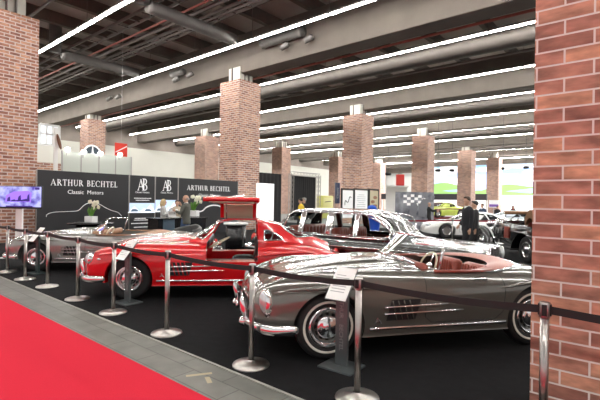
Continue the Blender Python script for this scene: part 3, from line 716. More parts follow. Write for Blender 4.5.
def simple_car(name, loc, rz, label, paint, tb, L, xn, cabt, s0, s1, axles, wr, wtrack, wins, lamps, group=None, stripe=None):
    """closed sports car for the stands further back"""
    root = empty(name, loc, rz, label, 'car', group)
    b = body_bm(tb, L, xn, None)
    b = boolean(b, [arch_cut(xn-s, wr+.045, wtrack-.24, 1.3, wr, sd) for s in axles for sd in (1, -1)]); obj('body', b, [paint, K['dark']], root, .6)
    bvh = BVHTree.FromBMesh(body_bm(tb, L, xn, None))
    c = cabin_bm(cabt, s0, s1, xn); cb = BVHTree.FromBMesh(c); obj('roof', c, [paint], root, .6)
    for sd in (1, -1):
        for q in wins['side']:
            P = side_path(cb, q+[q[0]], xn, sd, .006, 4, .6)[:-1]
            bm = NB(); add(bm, P, [tuple(range(len(P)))]); w = obj('side_window', bm, K['glass_black'], root)
            bm = NB(); tube(bm, P, .012, 6, closed=True); obj('side_window_frame', bm, K['dark'], w)
        bm = NB(); ell(bm, (xn-lamps[0], sd*lamps[1], lamps[2]), lamps[3], 14, 10); obj('headlamp', bm, K['lens'], root, .8)
        bm = NB(); ell(bm, (xn-L+.04, sd*tb['W'][-1][1]*.75, lamps[2]), (.03, .12, .05), 12, 8); obj('tail_lamp', bm, K['redlens'], root, .8)
        seam(root, bvh, wins['door'], sd, xn=xn)
        for s in axles: make_wheel(root, xn-s, sd*wtrack, wr, .22, False, 'alloy')
    for nm, x0, dx, pts in (('windscreen', 5, -1, wins['front']), ('rear_window', -5, 1, wins['rear'])):
        hw, ht, z0, z1 = pts; G = []
        for q in [-1+.25*k for k in range(9)]:
            row = []
            for j in range(5):
                y = q*(hw+(ht-hw)*j/4); z = z0+(z1-z0)*j/4; h = cb.ray_cast(Vector((x0, y, z)), Vector((dx, 0, 0)))
                p = h[0] if h[0] else Vector((xn-(s0+s1)/2, y, z)); row.append(p+Vector((-.012*dx, 0, .006)))
            G.append(row)
        bm = NB(); grid(bm, G); obj(nm, bm, K['glass_black'], root, .8)
    if stripe:
        bm = NB(); P = side_path(bvh, stripe[0], xn, 1, .006, 6); P2 = side_path(bvh, stripe[0], xn, -1, .006, 6); tube(bm, P, .05, 6, flat=(1, .1)); tube(bm, P2, .05, 6, flat=(1, .1)); obj('side_stripe', bm, stripe[1], root)
    return root
K['glass_black'] = mat('tinted window', (.02, .025, .03), .06, 0, 1)
GTW = dict(
    W=[(0, .60), (.05, .74), (.2, .86), (.6, .94), (1.0, .96), (2.2, .95), (3.3, .98), (3.9, .96), (4.3, .86), (4.42, .72)],
    C=[(0, .44), (.06, .52), (.3, .60), (.9, .72), (1.3, .80), (2.4, .84), (3.4, .86), (4.0, .83), (4.3, .78), (4.42, .70)],
    F=[(0, .42), (.06, .52), (.3, .66), (.9, .78), (1.4, .80), (2.4, .82), (3.2, .88), (3.8, .87), (4.25, .80), (4.42, .68)],
    zb=[(0, .24), (.3, .2), (1, .17), (3.5, .18), (4.2, .26), (4.42, .34)],
    zs=[(0, .36), (.5, .50), (2, .52), (3.4, .58), (4.42, .54)])
GTC = dict(T=[(1.15, .78), (1.5, .95), (1.9, 1.12), (2.3, 1.21), (2.7, 1.21), (3.1, 1.14), (3.6, .99), (4.0, .86)],
           wt=[(1.15, .50), (1.9, .54), (2.6, .55), (3.3, .50), (4.0, .42)], wb=[(1.15, .62), (1.6, .76), (2.4, .82), (3.2, .78), (4.0, .60)], B=[(1.15, .74), (2.5, .80), (4.0, .80)])
GTWIN = dict(side=[[(1.55, .84), (1.98, 1.08), (2.6, 1.12), (2.75, .86)], [(2.82, .87), (2.72, 1.10), (3.0, 1.06), (3.3, .90)]], door=[(1.5, .80), (1.48, .3), (2.7, .28), (2.8, .82)], front=(.58, .47, .86, 1.16), rear=(.46, .42, .95, 1.12))
# ------------------------------------------------------------------ setting
K['floor'] = mat('hall floor', (.20, .20, .19), .6, noise=(3, .15))
K['black_carpet'] = mat('black carpet', (.010, .010, .011), 1, spec=.15, noise=(9, .35), bump=(160, .35))
K['red_carpet'] = mat('red carpet', (.60, .022, .045), .95, spec=.1, noise=(120, .10), bump=(300, .2))
K['concrete'] = mat('ceiling concrete', (.135, .115, .098), .9, noise=(1.2, .22))
K['deck'] = mat('ceiling deck', (.36, .31, .275), .9, noise=(.8, .25))
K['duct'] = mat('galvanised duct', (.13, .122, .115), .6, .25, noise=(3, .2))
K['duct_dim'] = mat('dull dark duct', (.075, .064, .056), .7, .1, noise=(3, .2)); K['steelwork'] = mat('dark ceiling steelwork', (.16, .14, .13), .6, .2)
K['pipe_red'] = mat('red sprinkler pipe', (.35, .10, .08), .5)
K['white_wall'] = mat('white hall wall', (.78, .77, .70), .8, noise=(.7, .05))
K['partition'] = mat('pale booth partition', (.62, .66, .60), .6)
K['stand_black'] = mat('charcoal stand wall', (.022, .022, .025), .5)
K['white_paint'] = mat('white paint', (.8, .8, .79), .5)
K['white_letter'] = mat('white lettering', (.85, .85, .85), .5, emit=(1, 1, 1), es=.15)
K['tube'] = mat('lit fluorescent tube', (1, 1, 1), .5, emit=(1, .985, .94), es=62)
K['plaster'] = mat('pale concrete column', (.55, .55, .49), .8, noise=(2, .08))
K['brick_far'] = brick_mat('red brick cladding', (.25, .11, .08), (.40, .19, .13), (.56, .31, .20), (.62, .53, .48), .32, .114, .017, 1.05)
K['brick_near'] = brick_mat('large red brick cladding', (.30, .13, .095), (.42, .20, .145), (.56, .30, .19), (.70, .65, .61), .33, .098, .0065, 1.05)
q_ = 1.42                          # hall scale found from the pillars
def Zs(z): return 1.6+(z-1.6)*q_
UW0, UW1, VW0, VW1, ZC = -34.0*q_, 14.0*q_, -7.0*q_, 57.0*q_, Zs(8.3)

bm = NB(); box(bm, ((UW0+UW1)/2, (VW0+VW1)/2, -.11), (UW1-UW0, VW1-VW0, .2)); tag(obj('floor', bm, K['floor']), kind='structure')
# tiled strip between the two carpets
m = bpy.data.materials.new('grey stone tiles'); m.use_nodes = True; nt = m.node_tree; pb = nt.nodes['Principled BSDF']; pb.inputs['Roughness'].default_value = .45
tc = nt.nodes.new('ShaderNodeTexCoord'); br = nt.nodes.new('ShaderNodeTexBrick'); br.offset = .37; br.inputs['Scale'].default_value = 1; br.inputs['Brick Width'].default_value = .62; br.inputs['Row Height'].default_value = .24
br.inputs['Mortar Size'].default_value = .006; br.inputs['Color1'].default_value = (.125, .128, .112, 1); br.inputs['Color2'].default_value = (.165, .168, .148, 1); br.inputs['Mortar'].default_value = (.07, .07, .062, 1)
mpn = nt.nodes.new('ShaderNodeMapping'); mpn.inputs['Location'].default_value = (.2, -.03, 0)
no = nt.nodes.new('ShaderNodeTexNoise'); no.inputs['Scale'].default_value = 5; no.inputs['Detail'].default_value = 6
mx = nt.nodes.new('ShaderNodeMix'); mx.data_type = 'RGBA'; mx.blend_type = 'MULTIPLY'; mx.inputs[0].default_value = .55
nt.links.new(tc.outputs['Object'], mpn.inputs[0]); nt.links.new(mpn.outputs[0], br.inputs['Vector']); nt.links.new(tc.outputs['Object'], no.inputs['Vector'])
rr = nt.nodes.new('ShaderNodeMapRange'); rr.inputs[1].default_value = .25; rr.inputs[2].default_value = .75; rr.inputs[3].default_value = .6; rr.inputs[4].default_value = 1.35
nt.links.new(no.outputs['Fac'], rr.inputs[0]); nt.links.new(br.outputs['Color'], mx.inputs[6]); nt.links.new(rr.outputs[0], mx.inputs[7]); nt.links.new(mx.outputs[2], pb.inputs['Base Color'])
bm = NB(); box(bm, (-4, 2.35, -.006), (36, 1.0, .012)); tag(obj('floor_tile_strip', bm, m), kind='structure')
bm = NB(); box(bm, (-4, -1.2, .004), (36, 6.7, .012)); tag(obj('red_carpet', bm, K['red_carpet']), 'bright red carpet runner covering the aisle floor beside the grey tiles', 'carpet')
bm = NB(); box(bm, (-4, 2.645+10.2, .002), (36, 20.4, .010)); tag(obj('black_carpet', bm, K['black_carpet']), 'matt black carpet lying under the parked classic cars', 'carpet')
bm = NB(); box(bm, (-4, 2.63, .004), (36, .028, .012)); tag(obj('trim_1', bm, mat('pale carpet tape', (.30, .30, .27), .6, noise=(8, .3))), kind='structure')
K['tape'] = mat('worn masking tape', (.42, .36, .24), .7)
bm = NB()
for p in (((186, 376), (212, 373)), ((207, 377), (210, 383))):
    a, b_ = at_z(*p[0], .003), at_z(*p[1], .003); d = (b_-a).normalized(); n = Vector((-d.y, d.x, 0))*.022
    add(bm, [a-n, a+n, b_+n, b_-n], [(0, 3, 2, 1)])
tag(obj('masking_tape', bm, K['tape']), 'scrap of tan masking tape stuck on the grey tiles beside the red carpet', 'tape')

# hall walls
UM, UL, VM, VL = (UW0+UW1)/2, UW1-UW0, (VW0+VW1)/2, VW1-VW0
WH = Zs(5.8)
bm = NB(); box(bm, (UW0-.15, VM, WH/2), (.3, VL, WH)); tag(obj('wall_left', bm, K['white_wall']), kind='structure')
bm = NB(); box(bm, (UM, VW1+.15, WH/2), (UL, .3, WH)); tag(obj('wall_back', bm, mat('bright back wall', (.9, .9, .88), .8)), kind='structure')
bm = NB(); box(bm, (UW0-.15, VM, (WH+ZC)/2), (.3, VL, ZC-WH)); box(bm, (UM, VW1+.15, (WH+ZC)/2), (UL, .3, ZC-WH)); tag(obj('trim_2', bm, K['deck']), kind='structure')
# ceiling: deck, main beams along the aisle, joists across
bm = NB(); box(bm, (UM, VM, ZC+.1), (UL, VL, .2)); tag(obj('ceiling', bm, K['deck']), kind='structure')
PV = [2.9, 11.0, 19.1, 27.5, 36.6, 45.4, 54.0]
for v in [-5.2]+PV:
    z0, z1 = Zs(6.3), Zs(7.75); bm = NB(); box(bm, (UM, v*q_, (z0+z1)/2), (UL, 1.0, z1-z0), bev=.04); tag(obj('ceiling_beam', bm, K['concrete']), kind='structure')
for k in range(24):
    u = UW0+1.5+2.85*k; bm = NB(); box(bm, (u, VM, ZC-.30), (.26, VL, .6)); tag(obj('ceiling_joist', bm, K['concrete']), kind='structure')
# pipes and cable trays near the deck
for v, z, r, mt in ((7.6, 7.3, .05, 'pipe_red'), (7.95, 7.35, .09, 'steelwork'), (8.3, 7.2, .06, 'steelwork'), (4.4, 7.5, .05, 'pipe_red'), (5.0, 7.6, .07, 'steelwork'), (12.2, 6.6, .06, 'pipe_red'), (16.2, 6.9, .08, 'steelwork'), (20.2, 6.6, .06, 'pipe_red'), (24.3, 6.9, .08, 'pipe_red'), (32.4, 6.9, .08, 'steelwork'), (40.5, 6.9, .08, 'pipe_red')):
    bm = NB(); tube(bm, [(UW0, v*q_, Zs(z)), (UW1, v*q_, Zs(z))], r, 8); tag(obj('ceiling_pipe', bm, K[mt], None, .8), kind='structure')
for v in (7.0, 8.5, 15.4, 16.6, 24.0, 32.2, 41.0):
    bm = NB(); zt = Zs(7.35)
    for dv in (-.3, .3): box(bm, (UM, v*q_+dv, zt), (UL, .05, .14))
    for k in range(64): box(bm, (UW0+.4+1.05*k, v*q_, zt-.03), (.06, .6, .05))
    tag(obj('cable_tray', bm, K['steelwork']), kind='structure')
# round spiral ducts
def duct(a, b_, r, label, group=None):
    a, b_ = Vector(a), Vector(b_); n = max(2, int((b_-a).length/.16)); bm = NB(); P = []; R = []
    for k in range(n+1):
        P.append(a.lerp(b_, k/n)); R.append(r*(1.012 if k % 2 else 1))
    tube(bm, P, R, 20); o = obj('ventilation_duct', bm, K['duct'], None, 1.2)
    return tag(o, label, 'duct', group)
DZ = Zs(6.95)
def dpt(x, y, z): return at_z(x, y, z)
a, b_ = dpt(62, 54, DZ), dpt(136, 74, DZ); b_.x = a.x
duct(a, b_, .25, 'short round spiral duct under the ceiling above the left brick pillar')
duct((a.x-.1, a.y-.30, a.z+.05), (a.x-.1, a.y-.30, ZC-.02), .30, 'round vertical duct drop at the near end of the short spiral duct')
a, b_ = dpt(148, 6, DZ), dpt(237, 39, DZ); b_.x = a.x
duct(a, b_, .26, 'long round spiral duct under the ceiling running up to the second light row')
duct((a.x+.1, a.y-.32, a.z), (a.x+.1, a.y-.32, ZC-.02), .30, 'round vertical duct drop at the near end of the long spiral duct')
for v, z, r, lb in ((13.95, 6.72, .42, 'long galvanised duct right behind the third light row from the front'), (22.4, 6.65, .38, 'long galvanised duct right behind the fifth light row'), (31.2, 6.65, .40, 'long galvanised duct behind the seventh light row'), (40.0, 6.65, .40, 'long galvanised duct furthest back under the ceiling')):
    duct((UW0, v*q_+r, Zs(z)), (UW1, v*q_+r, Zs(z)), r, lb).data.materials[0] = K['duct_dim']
bv = 11.0*q_-.5
a = at_plane(262, 44, 1, bv-.3); b_ = at_plane(303, 31, 1, bv-.3); DR = duct((a.x, bv-.3, a.z), (b_.x, bv-.3, a.z), .24, 'short grey duct hanging on the big beam right of the middle brick pillar')
a = at_plane(172, 75, 1, bv-.3); b_ = at_plane(183, 71, 1, bv-.3); DL = duct((a.x, bv-.3, a.z), (b_.x, bv-.3, a.z), .20, 'short grey duct hanging on the big beam left of the middle brick pillar')
spots = [(286, 45, 'right of the middle pillar, nearer its pillar'), (310, 38, 'right of the middle pillar, further along the beam'), (177, 79, 'left of the middle pillar, left one of its pair'), (191, 74, 'left of the middle pillar, nearer the pillar'), (110, 98, 'above the far left pillar, left one of its pair'), (119, 96, 'above the far left pillar, right one of its pair')]
for x, y, lb in spots:
    p = at_plane(x, y, 1, bv-.3); bm = NB(); lathe(bm, [(.12, -.30), (.15, 0), (.15, .12), (.05, .15)], 14, axis=1, c=(0, 0, 0))
    o = obj('air_nozzle', bm, K['duct'], None, .8, loc=p, rot=(math.radians(30), 0, math.radians(-60)))
    if 'middle' in lb: o.parent = DR if 'right of' in lb else DL
    else: tag(o, 'round air nozzle on the beam '+lb, 'nozzle', 'air nozzles on the big beam')

# light rows: lit tubes in a trunking that hangs below the deck
LV = [1.5, -2.6, -6.0, 5.65, 9.57, 13.55, 17.8, 21.95, 26.3, 30.7, 34.9, 39.4, 43.8, 48.2, 52.0]
PITCH_T = 2.2; SZ = Zs(6.8)
hb = NB(); box(hb, (0, 0, .065), (2.18, .20, .05)); me_h = obj('t', hb, K['steelwork']); MH = me_h.data; bpy.data.objects.remove(me_h)
tb_ = NB(); box(tb_, (0, 0, 0), (2.10, .075, .05), bev=.018); me_t = obj('t', tb_, K['tube']); MT = me_t.data; bpy.data.objects.remove(me_t)
WORD = ['', '', '', 'nearest', 'second', 'third', 'fourth', 'fifth', 'sixth', 'seventh', 'eighth', 'ninth', 'tenth', 'eleventh', 'twelfth']
for i, v in enumerate(LV):
    root = empty('strip_light', (0, v*q_, SZ), 0, ('row of lit fluorescent tubes above the aisle, '+['over the grey tiles', 'over the red carpet', 'furthest from the cars'][i] if i < 3 else 'nearest row of lit fluorescent tubes under the ceiling, short piece at upper left' if i == 3 else '%s row of lit fluorescent tubes from the front under the ceiling' % WORD[i]), 'ceiling light', 'rows of fluorescent tubes under the ceiling')
    n = 28; u0 = -47.5
    bm = NB(); box(bm, (u0+n*PITCH_T/2, 0, .085), (n*PITCH_T, .13, .08)); box(bm, (u0+n*PITCH_T/2, 0, .032), (n*PITCH_T, .26, .015))
    for k in range(n//2): box(bm, (u0+PITCH_T*(2*k+1), 0, (ZC-.65-SZ)/2+.06), (.015, .015, ZC-.65-SZ-.1))
    obj('trunking', bm, K['steelwork'], root)
    for k in range(n):
        o = bpy.data.objects.new('lit_tube', MT); COL.objects.link(o); o.parent = root; o.location = (u0+PITCH_T*(k+.5), 0, 0)

# pillars
def pillar(u, v, w=1.0, top=6.0, colw=.9, cap=True, matb='brick_far', label=None, wx=None):
    bm = NB(); box(bm, (u, v, top/2), (wx or w, w, top)); bm.normal_update(); box_uv(bm); o = obj('brick_pillar', bm, K[matb]); tag(o, label, kind='structure')
    if cap:
        z1 = Zs(6.55); bm = NB(); box(bm, (u, v, (top+z1)/2), (colw, colw, z1-top)); c = obj('pillar_head', bm, K['plaster'], o); tag(c, kind='structure')
        bm = NB()
        for du, dv in ((-.14, -.49), (.49, .14), (.49, -.14)): tube(bm, [(u+du, v+dv, top), (u+du, v+dv, z1)], .04, 6)
        c = obj('conduits', bm, K['steelwork'], o); tag(c, kind='structure')
    return o
PT = Zs(6.0)
for x, y, w in ((239.5, 78.5, 1.53), (362.0, 113.5, 1.62), (428.0, 135.3, 1.58), (471.5, 150.0, 1.62), (499, 157.5, 1.6), (88.0, 118.5, 1.42), (205.5, 135.5, 1.70), (282, 147.2, 1.60), (338.5, 156.5, 1.62), (380.5, 162.5, 1.6)):
    p = at_z(x, y, PT); pillar(p.x-w/2, p.y+w/2, w, PT)
p = at_z(39.5, 20, PT); pillar(p.x-.78, p.y-.78, 1.56, PT)
# near pillar at the right edge
e = at_plane(532.6, 205, 1, 3.32)
pillar(e.x+.8, 3.32+.5, w=1.0, wx=1.6, top=7.2, cap=False, matb='brick_near')

# gallery in the upper left, white booth partitions behind the stand wall
bm = NB(); box(bm, (-29.9, 7.0, 2.4), (.2, 7.0, 4.8)); tag(obj('wall_gallery', bm, K['white_wall']), kind='structure')
g0 = at_plane(62, 151, 0, -19.5); g1 = at_plane(131, 160, 0, -19.5)
bt = empty('exhibition_booth', (-19.5, g0.y, 0), 0, 'pale booth of tall flat partition panels behind the long black stand wall', 'booth')
n = 4
for k in range(n):
    dv = (g1.y-g0.y)/n; bm = NB(); box(bm, (0, dv*(k+.5), g0.z/2), (.08, dv-.03, g0.z)); obj('partition_panel', bm, K['partition'], bt)
bm = NB()
for k in range(n+1): box(bm, (.01, (g1.y-g0.y)/n*k, g0.z/2), (.1, .04, g0.z+.04))
obj('partition_posts', bm, K['steel'], bt)
lg = empty('round_sign', at_plane(92.2, 153.5, 0, -19.75), 0, 'round white emblem sign standing on top of the pale booth partitions', 'sign')
bm = NB(); tube(bm, ring_path((0, 0, 0), .36, .36, 40), .045, 8, closed=True); obj('sign_ring', bm, K['white_letter'], lg, .8)
bm = NB(); lathe(bm, [(.34, -.02), (.34, .02)], 40, axis=0); obj('sign_disc', bm, mat('dark sign disc', (.03, .05, .07), .4), lg)
bm = NB()
for k in range(3):
    a = PI/2+2*PI*k/3; tube(bm, [(.04, 0, 0), (.04, .31*math.cos(a), .31*math.sin(a))], [.05, .02], 6)
obj('sign_emblem', bm, K['white_letter'], lg, .8)
for i, (x, y) in enumerate(((66.5, 149.5), (83, 152), (99.5, 153.5), (119, 154.5))):
    p = at_plane(x, y, 0, -19.42); lp = empty('booth_spotlight', p, 0, ['lit spotlight on the booth partition, leftmost, at the booth corner', 'lit spotlight on the booth partition just left of the round emblem', 'lit spotlight on the booth partition just right of the round emblem', 'lit spotlight on the booth partition in front of the red hanging banner'][i], 'spotlight', 'spotlights along the booth partition')
    bm = NB(); ell(bm, (.1, 0, 0), (.09, .12, .09), 12, 8); obj('lamp_head', bm, mat('lit spotlight', (1, 1, 1), .4, emit=(1, 1, .95), es=6), lp, .8)
    bm = NB(); tube(bm, [(0, 0, 0), (.02, 0, -.25)], .02, 6); obj('lamp_arm', bm, K['steel'], lp)
p0 = at_plane(115, 142.5, 0, -21.5); p1 = at_plane(127, 157, 0, -21.5)
bn = empty('hanging_banner', (-21.5, (p0.y+p1.y)/2, p1.z), 0, 'red hanging banner suspended above the pale booth', 'banner')
bm = NB(); box(bm, (0, 0, (p0.z-p1.z)/2), (.03, p1.y-p0.y, p0.z-p1.z)); obj('banner_cloth', bm, mat('red banner cloth', (.75, .05, .03), .7), bn)
bm = NB(); tube(bm, [(.02, -.3, .2), (.02, .3, .55)], .02, 6, flat=(1, 1)); obj('banner_stroke', bm, K['white_letter'], bn)
bm = NB(); tube(bm, [(0, 0, p0.z-p1.z), (0, 0, ZC-.7-p1.z)], .007, 6); obj('hanging_cord', bm, K['steel'], bn)
# gallery frame and mast at upper left
p = at_plane(55.5, 172, 0, -18.6); q = at_plane(55.5, 128, 0, -18.6)
mm = empty('white_mast', (-18.6, p.y, 0), 0, 'slim white mast standing behind the black wall beside the left brick pillar', 'mast')
bm = NB(); box(bm, (0, 0, q.z/2), (.09, .14, q.z)); obj('mast_post', bm, K['white_paint'], mm)
bm = NB(); ell(bm, (.1, .08, q.z-.55), (.04, .07, .32), 12, 8, mat=Matrix.Rotation(.25, 4, 'X')); obj('mast_ornament', bm, mat('brown wood', (.18, .08, .04), .5), mm, .8)
gl = empty('gallery_window', (-28.5, 0, 0), 0, 'white framed gallery window high on the far wall left of the mast', 'window')
a, b_ = at_plane(40, 124, 0, -28.5), at_plane(59, 146, 0, -28.5)
bm = NB(); gw, gh = b_.y-a.y, a.z-b_.z
for f in (0, .33, .66, 1): box(bm, (0, a.y+gw*f, b_.z+gh/2), (.12, .12, gh))
for f in (0, .55, 1): box(bm, (0, a.y+gw/2, b_.z+gh*f), (.12, gw, .12))
obj('window_frame', bm, K['white_paint'], gl)
bm = NB(); box(bm, (-.03, a.y+gw/2, b_.z+gh/2), (.02, gw, gh)); obj('window_panes', bm, mat('bright window pane', (.75, .8, .82), .2, emit=(.8, .9, 1), es=.5), gl)
a, b_ = at_plane(40, 162, 0, -24.0), at_plane(61, 176, 0, -24.0)
bm = NB(); box(bm, (-24.1, (a.y+b_.y)/2, a.z/2), (.2, b_.y-a.y+1, a.z)); bm.normal_update(); box_uv(bm); tag(obj('wall_low_brick', bm, K['brick_far']), kind='structure')

# ------------------------------------------------------------------ the stand wall with lettering
UWALL = -16.1
def wp(x, y, lift=0.0): p = at_plane(x, y, 0, UWALL+.05); return p.y, p.z
MW = Matrix(((0, 0, 1, 0), (1, 0, 0, 0), (0, 1, 0, 0), (0, 0, 0, 1)))   # local x-y plane -> wall y-z plane facing +X
def on_wall(v, z, lift=.052): return Matrix.Translation((lift, v, z)) @ MW
def wall_panel(name, x0, x1, label):
    v0, v1 = wp(x0, 200)[0], wp(x1, 200)[0]; zt = 2.5
    r = empty(name, (UWALL, (v0+v1)/2, 0), 0, label, 'stand wall')
    bm = NB(); box(bm, (0, 0, zt/2), (.10, v1-v0-.05, zt)); obj('wall_board', bm, K['stand_black'], r)
    bm = NB()
    for s in (-1, 1): box(bm, (.005, s*((v1-v0)/2-.016), zt/2), (.1, .022, zt+.01))
    obj('edge_profile', bm, K['steel'], r)
    return r, (v0+v1)/2, v0, v1
def put(r, vc, bm, name, m, smooth=None):
    for v in bm.verts: v.co = Vector((v.co.x, v.co.y-vc, v.co.z))
    return obj(name, bm, m, r, smooth)
def headline(r, vc, xa, xb, ya, yb):
    va, za = wp(xa, yb); vb, zb_ = wp(xb, ya); zlow = wp(xa, yb)[1]; ztop = wp(xa, ya)[1]
    bm = NB(); t = NB(); serif(t, 'ARTHUR BECHTEL', ztop-zlow, vb-va); merge(bm, t, on_wall(va, zlow)); put(r, vc, bm, 'wall_lettering', K['white_letter'])
    return va, vb, zlow, ztop-zlow
r, vc, v0, v1 = wall_panel('stand_wall', 36, 129, 'long charcoal stand wall lettered ARTHUR BECHTEL with white car outline and vase in front')
va, vb, zl, h = headline(r, vc, 50.5, 118, 178.8, 185.2)
t = text_bm('Classic  Motors', h*.92, 0, 'CENTER'); bm = NB(); merge(bm, t, on_wall((va+vb)/2, zl-h*1.28)); put(r, vc, bm, 'wall_subtitle', K['white_letter'])
def outline(r, vc, pts, m):
    P = []
    for x, y in pts: v, z = wp(x, y); P.append(Vector((.055, v, z)))
    bm = NB(); Q = crom(P, 4); tube(bm, Q, [.012+.022*abs(math.sin(PI*k/(len(Q)-1)))**.6 for k in range(len(Q))], 6, flat=(1, .3)); put(r, vc, bm, 'car_outline', m, .8)
outline(r, vc, [(46.2, 217), (47, 214.5), (53, 212.3), (65, 211.6), (76, 211.0), (79.5, 209.5), (83, 206), (87, 203.6), (93, 203), (99, 204), (106, 208), (112, 210.6), (118, 212.5), (121.5, 216)], K['white_letter'])
r, vc, v0, v1 = wall_panel('stand_wall', 178, 238, 'charcoal stand wall lettered ARTHUR BECHTEL behind the raised red car door')
va, vb, zl, h = headline(r, vc, 187, 230.5, 185.0, 190.0)
t = text_bm('Classic  Motors', h*.92, 0, 'CENTER'); bm = NB(); merge(bm, t, on_wall((va+vb)/2, zl-h*1.28)); put(r, vc, bm, 'wall_subtitle', K['white_letter'])
outline(r, vc, [(194, 212.2), (202, 211), (206, 207.5), (212, 205.4), (219, 206), (226, 210)], K['white_letter'])
K['photo_sky'] = mat('pale photo sky', (.55, .68, .85), .4, emit=(.6, .75, 1), es=.35); K['photo_snow'] = mat('white photo snow', (.85, .9, .95), .4, emit=(.9, .95, 1), es=.35); K['photo_blue'] = mat('blue grey photo shape', (.12, .2, .32), .4)
for xa, xb, ya, lab, low in ((129, 155, 203, 'charcoal stand panel with AB monogram and small text, left of the blonde woman', True), (155, 178, 200, 'charcoal stand panel with AB monogram directly behind the blonde woman', False)):
    r, vc, v0, v1 = wall_panel('stand_panel', xa, xb, lab); w = v1-v0; cx = (v0+v1)/2
    zt = wp((xa+xb)/2, 178.5 if low else 180)[1]; zb_ = wp((xa+xb)/2, 190.5 if low else 191)[1]; hh = zt-zb_
    bm = NB(); t = NB()
    for ps, ox, oy in ((glyph('A')[0], 0, .0), (glyph('B')[0], .62, -.0)):
        for p in ps: prism(t, [((q[0]+ox)*hh*.72, (q[1]*(.94 if ox == 0 else 1)+oy)*hh) for q in p], 0, .004)
    merge(bm, t, on_wall(cx-.46*hh, zb_)); put(r, vc, bm, 'monogram', K['white_letter'])
    t = text_bm('Classic Motors', hh*.21, 0, 'CENTER'); bm = NB(); merge(bm, t, on_wall(cx, zb_-hh*.22)); put(r, vc, bm, 'wall_subtitle', K['white_letter'])
    bm = NB()
    lines = ([(198.3, .62), (200.3, .5), (218.3, .55), (220, .62), (223.2, .8), (227, .6)] if low else [])
    for y, f in lines:
        z = wp((xa+xb)/2, y)[1]; x = cx-w*f/2; random.seed(int(y*10))
        while x < cx+w*f/2:
            l = random.uniform(.02, .05); box(bm, (.053, x+l/2, z), (.004, l, .035)); x += l+.014
    if lines: put(r, vc, bm, 'small_print', K['white_letter'])
    z1, z0 = wp((xa+xb)/2, ya)[1], wp((xa+xb)/2, ya+(9.8 if low else 12))[1]
    bm = NB(); box(bm, (.055, cx, (z0+z1)/2), (.012, w*.97, z1-z0)); ph = put(r, vc, bm, 'photo_print', K['photo_sky'])
    bm = NB()
    for f, s in ((-.33, .8), (.05, .55), (.28, 1)):
        prism(bm, [(cx+w*(f-.22), z0), (cx+w*(f+.22), z0), (cx+w*(f+.15), z0+(z1-z0)*.5*s), (cx+w*(f+.03), z0+(z1-z0)*.85*s), (cx+w*(f-.1), z0+(z1-z0)*.45*s)], .062, .064, axis=0)
    for v in bm.verts: v.co.y -= vc
    obj('snow_hills', bm, K['photo_snow'], ph)
    bm = NB()
    for f in (-.30, .22): prism(bm, [(cx+w*(f-.14)-vc, z0+.06), (cx+w*(f+.14)-vc, z0+.06), (cx+w*(f+.12)-vc, z0+.12), (cx+w*(f+.03)-vc, z0+.16), (cx+w*(f-.08)-vc, z0+.15)], .066, .068, axis=0)
    obj('photo_cars', bm, K['photo_blue'], ph)
# ------------------------------------------------------------------ barrier posts and belts
K['belt'] = mat('black belt webbing', (.012, .012, .013), .7)
posts = [(7.2, 272.4, 'leftmost, beside the silver roadster bumper'), (25, 279.6, 'just left of the silver roadster front wheel'), (47.3, 287, 'in front of the silver roadster side vent'), (77.5, 299.4, 'left of the red car front bumper'), (113.2, 313, 'left of the red car front wheel'), (166.6, 334, 'in front of the red car side vent'), (251, 365.6, 'in front of the dark grey roadster nose'), (357, 398.9, 'right of the dark grey roadster wheel'), (546.5, None, 'before the big brick pillar at the right edge')]
P3 = []
for x, y, w in posts:
    P3.append(at_z(x, y) if y else cf((546.5-300)/F_PX*2.70, 2.70))
def post_bms():
    a = NB(); lathe(a, [(.001, 0), (.178, 0), (.18, .012), (.176, .022), (.10, .040), (.04, .052), (.03, .06)], 40, caps=False)
    b = NB(); lathe(b, [(.026, .05), (.026, .90)], 20)
    c = NB(); lathe(c, [(.031, .885), (.033, .89), (.033, .975), (.030, .982), (.001, .984)], 20)
    d = NB()
    for k in range(4):
        m_ = Matrix.Rotation(PI/2*k, 4, 'Z'); box(d, (.034, 0, .935), (.008, .03, .07), mat=m_)
    return a, b, c, d
first = None; dirs = math.atan2((P3[7]-P3[6]).y, (P3[7]-P3[6]).x)
for (x, y, w), p in zip(posts, P3):
    if first is None:
        first = empty('barrier_post', p, dirs); a, b_, c, d = post_bms()
        obj('post_base', a, K['base_steel'], first, .6); obj('pole', b_, K['steel'], first, .6); h = obj('post_head', c, K['steel'], first, .6); obj('belt_clips', d, K['dark'], h)
        o = first
    else: o = copy_tree(first); o.location = p
    tag(o, 'steel belt barrier post on round base, '+w, 'barrier post', 'belt barrier posts along the black carpet')
def belt(a, b_, label, sag=.03, z=.935, w=.05, name='barrier_belt', m='belt', group='black belts between the barrier posts'):
    a, b_ = Vector(a), Vector(b_); d = (b_-a).normalized(); a = a+d*.034; b_ = b_-d*.034; bm = NB(); A = []; B = []; n = Vector((-d.y, d.x, 0))*.0015
    R = []
    for k in range(13):
        t = k/12; p = a.lerp(b_, t); zz = z-sag*4*t*(1-t)
        R.append([p+n+Vector((0, 0, zz-w/2)), p-n+Vector((0, 0, zz-w/2)), p-n+Vector((0, 0, zz+w/2)), p+n+Vector((0, 0, zz+w/2))])
    rings(bm, R); return tag(obj(name, bm, K[m]), label, 'belt', group)
bl = ['between the two leftmost posts', 'passing the silver roadster front wheel', 'passing the silver roadster side vent', 'ending left of the red car nose', 'crossing the red car front fender', 'crossing the red car door sill', 'crossing the dark grey roadster hood', 'crossing the dark grey roadster door']
for k in range(8): belt(P3[k], P3[k+1], 'taut black barrier belt '+bl[k], .02 if k < 7 else .022)
